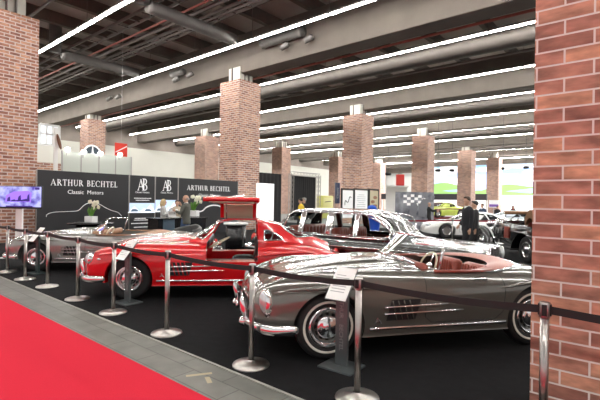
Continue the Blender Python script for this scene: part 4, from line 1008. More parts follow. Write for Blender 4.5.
d = (P3[0]-P3[1]).normalized(); belt(P3[0], P3[0]+d*1.4, 'taut black barrier belt running out of view at the left edge', .02)
d = (P3[8]-P3[7]).normalized(); belt(P3[8], P3[8]+Vector((2.6, .02, 0)), 'taut black barrier belt in front of the brick pillar at the right edge', .03)

# ------------------------------------------------------------------ info signs beside the cars
K['sign_grey'] = mat('grey metal sign post', (.14, .16, .165), .35, .6); K['sign_dark'] = mat('dark sign post', (.03, .05, .05), .4, .3); K['paper'] = mat('white sign sheet', (.88, .92, .90), .4)
K['post_letter'] = mat('dim grey lettering', (.24, .26, .265), .5); K['grey_letter'] = mat('pale grey lettering', (.42, .45, .46), .5)
def info_sign(p, label, rz=0.0, m='sign_grey', w=.13, top=.775, sheet=True, base=(.36, .30)):
    r = empty('info_sign', p, rz, label, 'sign', 'sloping info signs beside the cars')
    bm = NB(); box(bm, (0, 0, .012), (base[0], base[1], .024), bev=.004); obj('sign_base', bm, K[m], r)
    bm = NB(); box(bm, (0, 0, top/2), (w, .035, top-.02), bev=.004); post = obj('sign_post', bm, K[m], r)
    for tx, tz in (('ARTHUR', .72), ('BECHTEL', .42)):
        t = text_bm(tx, .062, 0, 'LEFT'); bm = NB(); merge(bm, t, Matrix.Translation((-.02, -.0185, tz)) @ Matrix.Rotation(PI/2, 4, 'X') @ Matrix.Rotation(-PI/2, 4, 'Z')); obj('post_lettering', bm, K['post_letter'], post)
    mt = Matrix.Translation((0, -.02, top+.03)) @ Matrix.Rotation(math.radians(50), 4, 'X')
    bm = NB(); box(bm, (0, 0, 0), (.23, .36, .012), mat=mt); tr = obj('sign_plate', bm, K[m], r)
    bm = NB(); box(bm, (0, 0, .009), (.22, .35, .004), mat=mt); sh = obj('sign_sheet', bm, K['paper'], tr)
    bm = NB()
    for k in range(7): box(bm, (-.01 if k else -.03, .09-.03*k, .0115), (.15 if k else .1, .008, .001), mat=mt)
    obj('sheet_text', bm, K['grey_letter'], sh)
    return r
info_sign(at_z(341.5, 367.5), 'grey metal sign with sloping white sheet before the dark grey roadster wheel', math.radians(4))
info_sign(at_z(127.5, 303), 'grey metal sign with sloping white sheet before the red car wheel', math.radians(4))
info_sign(at_z(37.5, 273.5), 'dark metal sign with sloping sheet before the silver roadster wheel', math.radians(4), 'sign_dark')

# ------------------------------------------------------------------ television on its stand
p = at_d(21, 197, 10.9); fwd_ang = math.atan2(FW.y, FW.x)
tv = empty('television', (p.x, p.y, 0), -YAW-.03, 'wide flat television on a white pole showing a violet car picture', 'television')
def px2(x, y):   # local plane of the screen
    q = at_d(x, y, 10.9)-Vector((p.x, p.y, 0)); c_, s_ = math.cos(YAW), math.sin(YAW); return (q.x*math.cos(-YAW)+q.y*math.sin(-YAW), q.z)
x0, z1 = px2(-3, 185.6); x1, z0 = px2(42, 209)
bm = NB(); box(bm, ((x0+x1)/2, .03, (z0+z1)/2), (x1-x0, .06, z1-z0), bev=.01); scr = obj('tv_case', bm, K['dark'], tv)
m = bpy.data.materials.new('lit violet screen'); m.use_nodes = True; nt = m.node_tree; pb = nt.nodes['Principled BSDF']; tc = nt.nodes.new('ShaderNodeTexCoord'); no = nt.nodes.new('ShaderNodeTexNoise'); no.inputs['Scale'].default_value = 5; no.inputs['Detail'].default_value = 4
rp = nt.nodes.new('ShaderNodeValToRGB'); e_ = rp.color_ramp.elements; e_[0].position = .34; e_[0].color = (.06, .03, .35, 1); e_[1].position = .6; e_[1].color = (.50, .52, 1, 1)
nt.links.new(tc.outputs['Object'], no.inputs['Vector']); nt.links.new(no.outputs['Fac'], rp.inputs[0]); nt.links.new(rp.outputs[0], pb.inputs['Emission Color']); pb.inputs['Emission Strength'].default_value = .8; pb.inputs['Base Color'].default_value = (.02, .02, .05, 1)
bm = NB(); box(bm, ((x0+x1)/2, -.003, (z0+z1)/2+.015), (x1-x0-.03, .006, z1-z0-.06)); obj('tv_screen', bm, m, scr)
K['scr_dark'] = mat('dark screen shape', (.01, .005, .05), .5, emit=(.05, .02, .25), es=.5); K['scr_mid'] = mat('violet screen shape', (.1, .05, .3), .5, emit=(.30, .16, .85), es=.8)
bm = NB(); cx = x0+(x1-x0)*.48; zz = (z0+z1)/2; q = (x1-x0)
prism(bm, [(cx-.30*q, zz-.12), (cx+.28*q, zz-.12), (cx+.30*q, zz+.12), (cx+.22*q, zz+.17), (cx-.1*q, zz+.15), (cx-.28*q, zz+.05)], -.007, -.0065, axis=1); obj('picture_car', bm, K['scr_mid'], scr)
bm = NB()
for f, w_, hh in ((-.22, .05, .12), (-.12, .07, .05), (.02, .05, .16), (.13, .09, .07), (.22, .04, .2), (-.02, .16, .04)):
    prism(bm, [(cx+f*q-w_, zz-.11), (cx+f*q+w_, zz-.10), (cx+f*q+w_*.7, zz-.10+hh), (cx+f*q-w_*.5, zz-.11+hh*.8)], -.0085, -.008, axis=1)
box(bm, (x1-.10*q, -.008, z1-.06), (.12, .002, .06)); box(bm, (x0+.5*q, -.008, z0+.06), (q*.6, .002, .03))
obj('picture_shadows', bm, K['scr_dark'], scr)
bm = NB(); box(bm, (px2(17, 200)[0], .10, z0/2+.1), (.17, .06, z0+.2)); obj('tv_pole', bm, K['white_paint'], tv)
bm = NB(); box(bm, (px2(17, 200)[0], .10, .02), (.7, .5, .03), bev=.01); obj('tv_base', bm, K['white_paint'], tv)

# ------------------------------------------------------------------ stand furniture
K['table_black'] = mat('black gloss table', (.012, .012, .013), .25); K['leaf'] = mat('orchid leaf green', (.10, .26, .03), .5); K['petal'] = mat('white orchid petals', (.82, .82, .66), .5); K['vase'] = mat('white vase', (.8, .8, .8), .3)
def orchid(p, label, sc=1.0, box_vase=True):
    r = empty('potted_orchid', p, .4, label, 'flowers', 'white orchids on the stand'); r.scale = (sc,)*3
    bm = NB(); box(bm, (0, 0, .10), (.34, .22, .20), bev=.01); obj('vase', bm, K['vase'], r)
    bm = NB(); random.seed(3)
    for k in range(8):
        a = k*.8; l = random.uniform(.22, .34); P = [Vector((.03*math.cos(a), .03*math.sin(a), .2)), Vector((.08*math.cos(a), .08*math.sin(a), .2+l*.6)), Vector((.14*math.cos(a)+.05, .14*math.sin(a), .2+l))]
        tube(bm, crom(P, 4), [.02, .03, .035, .04, .04, .035, .03, .02, .005], 6, flat=(1, .25))
    tube(bm, crom([(0, 0, .2), (.02, 0, .42), (.06, 0, .60), (.2, 0, .66)], 4), .008, 6)
    obj('leaves', bm, K['leaf'], r, .9)
    bm = NB()
    for k in range(16):
        c = Vector((-.08+.34*random.random(), random.uniform(-.08, .08), .48+.20*random.random()))
        for j in range(5):
            a = 2*PI*j/5+k; ell(bm, c+Vector((.035*math.cos(a), .0, .035*math.sin(a))), (.034, .014, .034), 8, 6)
    obj('blossoms', bm, K['petal'], r, .9)
    return r
tp = at_d(91, 222.3, 12.6); zt = tp.z
t = empty('round_table', (tp.x, tp.y, 0), 0, 'round black table carrying the white orchid vase before the long lettered wall', 'table')
bm = NB(); lathe(bm, [(.001, zt-.05), (.62, zt-.05), (.64, zt-.03), (.63, zt), (.001, zt)], 40, caps=False); obj('table_top', bm, K['table_black'], t, .5)
bm = NB(); lathe(bm, [(.40, .0), (.40, zt-.05)], 32); obj('table_drum', bm, K['table_black'], t, .5)
orchid((tp.x, tp.y, zt), 'white orchid in a white box vase on the black table left', .90)
cp = at_d(178, 217.5, 14.6)
ct = empty('counter', (cp.x, cp.y, 0), PI/2, 'black reception counter with a blue grey front in front of the monogram panels', 'counter')
bm = NB(); box(bm, (0, 0, cp.z/2), (1.9, .6, cp.z-.04)); obj('counter_body', bm, K['table_black'], ct)
bm = NB(); box(bm, (0, 0, cp.z-.02), (2.0, .7, .04), bev=.01); obj('counter_top', bm, K['table_black'], ct)
bm = NB(); box(bm, (-.55, -.31, cp.z/2), (.42, .02, cp.z-.1)); obj('counter_panel', bm, mat('blue grey panel', (.10, .15, .20), .4), ct)
orchid(at_d(193.5, 213.5, 15.5)-Vector((0, 0, .1)), 'white orchid on the reception counter right of the man in grey sweater', 1.05)
mc = empty('coffee_machine', at_d(173.5, 217.3, 14.7), PI/2, 'white coffee machine on the reception counter', 'coffee machine')
bm = NB(); box(bm, (0, 0, .20), (.30, .3, .05), bev=.01); box(bm, (0, .1, .1), (.28, .08, .2)); box(bm, (0, 0, .012), (.28, .3, .024)); box(bm, (0, -.02, .255), (.2, .2, .06), bev=.01); obj('machine_body', bm, K['white_paint'], mc)
bm = NB(); tube(bm, [(0, -.05, .18), (0, -.05, .12)], .02, 8); obj('spout', bm, K['steel'], mc)
# black tub chair
hp = at_d(186.5, 238, 11.9)
hc = empty('tub_chair', (hp.x, hp.y, 0), ca(60), 'black rounded tub chair behind the red car windscreen', 'chair'); hc.scale = (1.1, 1.1, 1.1)
G = []
for k in range(17):
    a = math.radians(-110+220*k/16); h = .80-.12*abs(k-8)/8
    o_, i_ = .36, .29; G.append([Vector((o_*math.cos(a), o_*math.sin(a), .30)), Vector((o_*1.04*math.cos(a), o_*1.04*math.sin(a), h-.04)), Vector((.33*math.cos(a), .33*math.sin(a), h)), Vector((i_*math.cos(a), i_*math.sin(a), h-.05)), Vector((i_*.95*math.cos(a), i_*.95*math.sin(a), .40))])
bm = NB(); grid(bm, G); obj('backrest', bm, K['leather_black'], hc, .9)
bm = NB(); lathe(bm, [(.001, .28), (.30, .28), (.32, .34), (.31, .42), (.25, .45), (.001, .46)], 28, caps=False); obj('seat', bm, K['leather_black'], hc, .9)
for a in (45, 135, 225, 315):
    bm = NB(); a = math.radians(a); tube(bm, [(.22*math.cos(a), .22*math.sin(a), .28), (.27*math.cos(a), .27*math.sin(a), 0)], .018, 8); obj('leg', bm, K['chrome'], hc)
# black drum bar table seen through the open car doors
dp = at_d(236, 222.8, 12.5)
dt = empty('bar_table', (dp.x, dp.y, 0), 0, 'tall black drum table with pale top seen through the open red car', 'table')
bm = NB(); lathe(bm, [(.30, 0), (.30, dp.z-.05)], 32); obj('table_drum', bm, K['table_black'], dt, .5)
bm = NB(); lathe(bm, [(.001, dp.z-.05), (.36, dp.z-.05), (.36, dp.z), (.001, dp.z)], 36, caps=False); obj('table_top', bm, K['white_paint'], dt, .5)
bm = NB(); tube(bm, [(.305, 0, .25), (.305, 0, dp.z-.1)], .02, 6); obj('drum_seam', bm, K['steel'], dt)
# white banner wall + black drape behind it
a, b_ = at_plane(257, 183, 0, -15.2), at_plane(273.5, 184, 0, -15.2)
wb = empty('banner_wall', (-15.2, (a.y+b_.y)/2, 0), 0, 'tall plain white display panel between two brick pillars', 'banner wall')
bm = NB(); box(bm, (0, 0, a.z/2), (.08, b_.y-a.y, a.z)); obj('panel_board', bm, mat('white panel with added glow', (.9, .9, .9), .5, emit=(1, 1, 1), es=.45), wb)  # emission added so the plain white panel reads brighter
t = text_bm('AB', .42, 0, 'CENTER'); bm = NB(); merge(bm, t, Matrix.Translation((.045, .05, a.z-.75)) @ MW); obj('panel_mark', bm, mat('faint grey print', (.74, .74, .74), .6), wb)
bm = NB(); box(bm, (.02, 0, .03), (.35, b_.y-a.y, .05)); obj('panel_foot', bm, K['steel'], wb)
a, b_ = at_plane(256, 172, 0, -18.4), at_plane(274, 200, 0, -18.4)
bm = NB(); G = []
for k in range(41):
    y = a.y-.6+(b_.y-a.y+1.2)*k/40; G.append([Vector((-18.4+.05*math.sin(k*1.3), y, z)) for z in (0.02, a.z)])
grid(bm, G); tag(obj('drape', bm, K['carpet_dark'], None, 1), 'black drape rising above the plain white display panel', 'drape')
# truss gate with black curtains
def uv_plane(x, y): return at_plane(x, y, 0, -22.0)
a, b_, c = uv_plane(294, 173.5), uv_plane(316, 175), uv_plane(291, 173)
tr = empty('truss_gate', (-22.0, a.y, 0), 0, 'square aluminium truss gate framing the black curtains beside a brick pillar', 'truss')
W2_ = uv_plane(318.5, 175).y-a.y; H2 = a.z
def truss(bm, p, q, w=.28):
    p, q = Vector(p), Vector(q); d = (q-p).normalized(); u = Vector((1, 0, 0)); w_ = d.cross(u); n = max(2, int((q-p).length/.35))
    cs = [u*w/2+w_*w/2, u*w/2-w_*w/2, -u*w/2-w_*w/2, -u*w/2+w_*w/2]
    for c_ in cs: tube(bm, [p+c_, q+c_], .025, 6)
    for k in range(n):
        for i in range(4):
            s = p.lerp(q, k/n)+cs[i]; e2 = p.lerp(q, (k+1)/n)+cs[(i+1) % 4]; tube(bm, [s, e2], .014, 5)
for nm, p, q in (('truss_leg', (0, -.3, 0), (0, -.3, H2)), ('truss_leg', (0, W2_, 0), (0, W2_, H2)), ('truss_beam', (0, -.3, H2), (0, W2_, H2))):
    bm = NB(); truss(bm, p, q); obj(nm, bm, K['steel'], tr)
for k in range(2):
    G = []; y0 = a.y-.1+W2_/2*k
    for j in range(25): G.append([Vector((-22.25+.05*math.sin(j*1.6), y0+W2_/2*j/24, z)) for z in (.02, H2-.15)])
    bm = NB(); grid(bm, G); tag(obj('curtain', bm, K['carpet_dark'], None, 1), ['left', 'right'][k]+' half of the black curtain hung inside the truss gate', 'curtain', 'black curtains in the truss gate')
# yellow cabinet
a, b_ = at_plane(319.5, 195.5, 0, -23.6), at_plane(330.5, 208, 0, -23.6)
yc = empty('yellow_cabinet', (-23.6, (a.y+b_.y)/2, 0), 0, 'yellow retro cabinet with rounded corners right of the truss gate', 'cabinet')
w = b_.y-a.y
bm = NB(); box(bm, (0, 0, a.z/2), (.7, w, a.z), bev=.10); obj('cabinet_body', bm, mat('pale yellow enamel', (.72, .70, .22), .35), yc, .8)
bm = NB(); box(bm, (.36, 0, a.z*.56), (.04, w*.86, a.z*.72), bev=.015); d_ = obj('cabinet_door', bm, mat('pale yellow door', (.78, .76, .32), .35), yc, .8)
bm = NB(); tube(bm, [(.40, -w*.3, a.z*.72), (.42, 0, a.z*.75), (.40, w*.2, a.z*.75)], .03, 8); obj('door_handle', bm, K['dark'], d_)
# navy flag
a, b_ = at_plane(335, 182.5, 0, -13.6), at_plane(339.5, 203.5, 0, -13.6)
fl = empty('flag_banner', (-13.6, (a.y+b_.y)/2, 0), 0, 'narrow navy flag banner standing left of the white notice boards', 'flag')
bm = NB(); G = [[Vector((.02*math.sin(k), (b_.y-a.y)*(k/8-.5), b_.z+(a.z-b_.z)*j/6)) for j in range(7)] for k in range(9)]; grid(bm, G); obj('flag_cloth', bm, mat('navy cloth', (.03, .04, .09), .7), fl, .9)
t = text_bm('Classic', .22, 0, 'CENTER'); bm = NB(); merge(bm, t, Matrix.Translation((.04, .06, (a.z+b_.z)/2)) @ MW @ Matrix.Rotation(PI/2, 4, 'Z')); obj('flag_lettering', bm, K['grey_letter'], fl)
bm = NB(); tube(bm, [(0, (a.y-b_.y)/2, 0), (0, (a.y-b_.y)/2, a.z+.05)], .015, 6); obj('flag_pole', bm, K['steel'], fl)
# notice boards
for i, (xa, xb, ya, lab) in enumerate(((341.5, 353.5, 188.2, 'left white notice board with a thin black car sketch'), (354, 368, 188.3, 'middle white notice board with lines of small print'), (369, 378.5, 188.8, 'right narrow notice board with a photo print'))):
    a, b_ = at_plane(xa, ya, 0, -12.9), at_plane(xb, ya, 0, -12.9); r = empty('notice_board', (-12.9, (a.y+b_.y)/2, 0), 0, lab, 'notice board', 'notice boards before the brick pillar'); w = b_.y-a.y; h = a.z
    bm = NB()
    for s in (-1, 1): box(bm, (0, s*(w/2-.03), h/2), (.08, .07, h))
    box(bm, (0, 0, h-.04), (.08, w, .08)); box(bm, (0, 0, .1), (.08, w, .06)); obj('board_frame', bm, K['dark'], r)
    z0 = .7; bm = NB(); box(bm, (0, 0, (h-.1+z0)/2), (.04, w-.14, h-.1-z0)); sh = obj('board_sheet', bm, K['white_letter'] if i < 2 else mat('ochre photo print', (.55, .48, .30), .5), r)
    bm = NB()
    if i == 0: tube(bm, crom([(.03, -w*.25, h-.9), (.03, -w*.2, h-.65), (.03, 0, h-.75), (.03, w*.15, h-.45), (.03, w*.28, h-.5)], 5), .02, 5)
    elif i == 1:
        for k in range(14): box(bm, (.025, 0, h-.35-.11*k), (.01, w*(.6 if k % 4 else .4), .025))
    else:
        for k in range(6): ell(bm, (.025, w*.12*(-1)**k, h-.5-.25*k), (.012, w*.22, .10), 10, 6)
    obj('board_print', bm, [K['dark'], K['grey_letter'], mat('brown green photo shapes', (.28, .12, .05), .5)][i], sh)
# blue rounded high chair behind the limousine
bp_ = at_d(372, 216, 14.2)
bc = empty('egg_chair', (bp_.x, bp_.y, 0), ca(-100), 'bright blue slim egg shaped high back chair behind the limousine roof', 'chair')
bc.scale = (.66, .66, 1); ztop = at_d(372, 205, 14.2).z; K['blue'] = mat('bright blue upholstery', (.012, .09, .55), .6)
G = []
for k in range(19):
    a = math.radians(-115+230*k/18); row = []
    for j in range(9):
        t = j/8; rr_ = .40*math.sin(PI*(.18+.62*t))**.8*(1 if t < .9 else .8); row.append(Vector((-rr_*math.cos(a)*.9, rr_*math.sin(a), .38+(ztop-.38)*t-.08*(1-math.cos(a))*t)))
    G.append(row)
bm = NB(); grid(bm, G); ell(bm, (-.08, 0, ztop-.10), (.22, .24, .10), 14, 8); obj('chair_shell', bm, K['blue'], bc, .9)
bm = NB(); ell(bm, (.02, 0, .45), (.34, .34, .10), 20, 10); obj('seat_cushion', bm, K['blue'], bc, .9)
bm = NB(); lathe(bm, [(.26, 0), (.26, .02), (.03, .05), (.03, .38)], 24); obj('chair_foot', bm, K['chrome'], bc, .6)
# racing poster wall
a, b_ = at_d(395.5, 192, 25.5), at_d(434, 214, 25.5)
pw = empty('poster_wall', (a.x, a.y, 0), -YAW, 'grey poster wall with checkered flag motif and misty figures behind the bald man', 'poster wall')
def pl(x, y): q = at_d(x, y, 25.5)-Vector((a.x, a.y, 0)); return (q.x*math.cos(YAW)-q.y*math.sin(YAW), q.z)
E_ = [pl(395.5, 192)[0], pl(434, 192)[0]]; H_ = pl(410, 192)[1]
m = bpy.data.materials.new('misty grey print'); m.use_nodes = True; nt = m.node_tree; pb = nt.nodes['Principled BSDF']; tc = nt.nodes.new('ShaderNodeTexCoord'); no = nt.nodes.new('ShaderNodeTexNoise'); no.inputs['Scale'].default_value = 1.6; no.inputs['Detail'].default_value = 5
rp = nt.nodes.new('ShaderNodeValToRGB'); e_ = rp.color_ramp.elements; e_[0].position = .35; e_[0].color = (.08, .085, .11, 1); e_[1].position = .72; e_[1].color = (.42, .43, .47, 1)
nt.links.new(tc.outputs['Object'], no.inputs['Vector']); nt.links.new(no.outputs['Fac'], rp.inputs[0]); nt.links.new(rp.outputs[0], pb.inputs['Base Color'])
bm = NB(); box(bm, ((E_[0]+E_[1])/2, 0, H_/2), (E_[1]-E_[0], .08, H_)); pbd = obj('poster_board', bm, m, pw)
bm = NB(); x_, z_ = pl(405, 196)
for i in range(6):
    for j in range(4):
        if (i+j) % 2 == 0: box(bm, (x_+.22*i, -.045, z_-.17*j+.03*math.sin(i*.9)), (.21, .005, .16))
obj('checkered_flag', bm, K['white_letter'], pbd)
bm = NB(); x_, z_ = pl(425, 195)
tube(bm, [(x_-.2, -.045, z_-1.3), (x_-.1, -.045, z_-.6), (x_, -.045, z_-.25)], [.2, .28, .2], 8, flat=(1, .02)); ell(bm, (x_+.03, -.045, z_), (.15, .004, .18), 12, 8); tube(bm, [(x_, -.045, z_-.3), (x_+.45, -.045, z_-.35), (x_+.5, -.045, z_-.05)], .08, 8, flat=(1, .02))
tube(bm, [(x_-.75, -.045, z_-1.3), (x_-.65, -.045, z_-.6), (x_-.6, -.045, z_-.4)], [.2, .25, .1], 8, flat=(1, .02)); obj('misty_figures', bm, mat('pale figure print', (.20, .205, .23), .6), pbd)

# bright hall end: panorama banners, shelf with a red case, dark band
def vb_(x, y, v=VW1-.06): return at_plane(x, y, 1, v)
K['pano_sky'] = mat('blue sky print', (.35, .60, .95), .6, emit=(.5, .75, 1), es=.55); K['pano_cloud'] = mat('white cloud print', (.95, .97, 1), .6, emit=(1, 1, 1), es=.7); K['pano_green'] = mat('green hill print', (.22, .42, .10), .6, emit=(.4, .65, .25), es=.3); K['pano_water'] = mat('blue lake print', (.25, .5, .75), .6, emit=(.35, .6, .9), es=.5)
a, b_ = vb_(432, 166), vb_(560, 194)
pa = empty('panorama_banner', (0, VW1-.06, 0), 0, 'huge panorama banner of blue sky and green hills on the bright back wall', 'banner')
W_b = b_.x-a.x; zt_, zb2 = a.z, vb_(432, 196)[2]
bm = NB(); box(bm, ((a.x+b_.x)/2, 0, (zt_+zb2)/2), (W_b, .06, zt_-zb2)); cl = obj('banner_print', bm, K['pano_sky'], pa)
bm = NB(); random.seed(5)
for k in range(26):
    x = a.x+W_b*random.random(); z = zt_-(zt_-zb2)*random.uniform(.05, .55); ell(bm, (x, -.04, z), (random.uniform(1, 3), .004, random.uniform(.2, .6)), 12, 6)
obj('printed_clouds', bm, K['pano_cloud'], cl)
bm = NB(); pts = []
for k in range(41):
    t = k/40; pts.append((a.x+W_b*t, zt_-(zt_-zb2)*(.66-.16*math.sin(t*9+1)*math.sin(t*4+.3))))
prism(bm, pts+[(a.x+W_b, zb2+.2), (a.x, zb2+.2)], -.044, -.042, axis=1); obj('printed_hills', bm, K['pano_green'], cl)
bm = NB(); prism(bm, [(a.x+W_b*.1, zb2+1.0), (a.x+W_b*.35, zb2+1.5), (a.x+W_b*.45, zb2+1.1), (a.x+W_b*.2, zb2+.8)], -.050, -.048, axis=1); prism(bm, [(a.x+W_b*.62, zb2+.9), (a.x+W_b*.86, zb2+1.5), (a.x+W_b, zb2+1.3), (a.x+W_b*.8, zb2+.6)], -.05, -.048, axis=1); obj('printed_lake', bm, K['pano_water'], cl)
a, b_ = vb_(433, 193.8, 57), vb_(457, 200, 57)
bw = empty('dark_fascia', ((vb_(487, 197, 57).x+a.x-8)/2, 57, 0), 0, 'dark fascia band of a far booth below the panorama banner', 'booth')
bm = NB(); w = vb_(487, 197, 57).x-a.x+8; box(bm, (0, 0, (a.z+b_.z)/2), (w, .3, a.z-b_.z)); obj('fascia_board', bm, mat('dark grey fascia', (.06, .06, .07), .5), bw)
bm = NB()
for k in range(5): box(bm, (-w/2+w*k/4, .1, b_.z/2), (.15, .15, b_.z))
obj('fascia_posts', bm, K['white_paint'], bw)
a, b_ = at_d(387, 185.5, 34), at_d(408, 185.5, 34)
sf = empty('wall_shelf', (a.x, a.y, 0), -YAW, 'white stand counter shelf with a tall red case on it', 'shelf')
L_ = (b_-a).length
bm = NB(); box(bm, (L_/2, 0, a.z-.06), (L_, .5, .12)); obj('shelf_board', bm, K['white_paint'], sf)
bm = NB(); box(bm, (L_/2, .3, a.z/2), (L_, .08, a.z)); obj('shelf_back', bm, K['white_paint'], sf)
q = at_d(400, 185, 33.9); q1 = at_d(400, 174.5, 33.9)
rc = empty('red_case', (q.x, q.y, a.z), -YAW, 'tall red metal case standing on the white shelf at the back', 'case'); hh = q1.z-a.z
bm = NB(); box(bm, (0, 0, hh/2), (.62, .3, hh), bev=.03); obj('case_body', bm, mat('red case paint', (.7, .05, .04), .5), rc)
bm = NB(); tube(bm, [(-.15, 0, hh), (-.15, 0, hh+.06), (.15, 0, hh+.06), (.15, 0, hh)], .015, 6); obj('case_handle', bm, K['dark'], rc)
# purple poster on a far pillar
q0, q1 = at_d(489, 200, 52), at_d(497.5, 207.5, 52)
pp = empty('poster', (q0.x, q0.y, q1.z), -YAW, 'white and violet poster on the far brick pillar behind the white coupe', 'poster')
w, h = (q1-q0).length*.85, q0.z-q1.z
bm = NB(); box(bm, (w/2, 0, h/2), (w, .04, h)); obj('poster_sheet', bm, K['white_letter'], pp); bm = NB(); box(bm, (w/2, .04, -q1.z/2), (.08, .05, q1.z)); box(bm, (w/2, .04, -q1.z+.02), (.6, .4, .04)); obj('poster_stand', bm, K['steel'], pp)
bm = NB(); box(bm, (w/2, -.025, h*.25), (w*.96, .01, h*.35)); obj('poster_band', bm, mat('violet print', (.25, .12, .5), .5), pp)
# red white barrier of the stand behind
K['redbelt'] = mat('dark red belt', (.25, .01, .02), .7)
pts2 = [(452.3, 239, 16.5), (498.8, 237.5, 17.0)]
Q = []
for x, y, d_ in pts2:
    p_ = at_d(x, y, d_); p_.z = 0; Q.append(p_); o = copy_tree(first); o.location = p_
    tag(o, 'steel belt barrier post before the white coupe, '+('left of the suited men' if x < 480 else 'right of the suited men'), 'barrier post', 'barrier posts before the white coupe')
dv = (Q[1]-Q[0]).normalized()
for a_, b2, lab in ((Q[0]-dv*3.2, Q[0], 'left of the suited men'), (Q[0], Q[1], 'behind the suited men'), (Q[1], Q[1]+dv*3, 'right of the suited men')):
    belt(a_, b2, 'dark red barrier belt before the white coupe, '+lab, .03, .93, .06, 'barrier_belt', 'redbelt', 'red belts before the white coupe')
# small black spotlights hanging before the bright wall
for i, (x, y, lab) in enumerate(((438, 170.5, 'left of the far tall pillar'), (452, 170.5, 'just left of the far tall pillar'), (503, 168.5, 'right of the far rear pillar'), (526, 167.5, 'beside the big near pillar'), (388, 174, 'left of the red case'))):
    p_ = at_d(x, y, 36 if i < 4 else 33); r = empty('hanging_spotlight', p_, i, 'small black spotlight hung before the bright back wall, '+lab, 'spotlight', 'black spotlights before the back wall')
    bm = NB(); lathe(bm, [(.10, -.22), (.13, .1), (.09, .2)], 14, axis=0); obj('lamp_can', bm, K['dark'], r, .6)
    bm = NB(); tube(bm, [(0, 0, .1), (0, 0, ZC-.7-p_.z)], .015, 5); obj('hanging_rod', bm, K['dark'], r)
# ------------------------------------------------------------------ people: local frame faces +X, left +Y
def remesh(bm, vox=.013, smooth=4):
    me = bpy.data.meshes.new('t'); bm.to_mesh(me); bm.free(); o = bpy.data.objects.new('t', me); COL.objects.link(o)
    r = o.modifiers.new('r', 'REMESH'); r.mode = 'VOXEL'; r.voxel_size = vox; r.use_smooth_shade = True
    s = o.modifiers.new('s', 'SMOOTH'); s.factor = .5; s.iterations = smooth
    dg = bpy.context.evaluated_depsgraph_get(); dg.update(); m2 = bpy.data.meshes.new_from_object(o.evaluated_get(dg))
    b = bmesh.new(); b.from_mesh(m2); bpy.data.objects.remove(o); bpy.data.meshes.remove(me); bpy.data.meshes.remove(m2)
    for f in b.faces: f.smooth = True
    return b
SKIN = mat('skin', (.52, .30, .21), .5); SHOE = mat('black shoe leather', (.015, .013, .012), .35)
def two_bone(a, t, l1, l2, pole):
    a, t = Vector(a), Vector(t); d = t-a; L = min(d.length, (l1+l2)*.995); d.normalize(); t = a+d*L
    c = (l1*l1+L*L-l2*l2)/(2*l1*L); s = math.sqrt(max(0, 1-c*c)); p = Vector(pole); p = (p-d*p.dot(d)).normalized()
    return a+d*(l1*c)+p*(l1*s), t
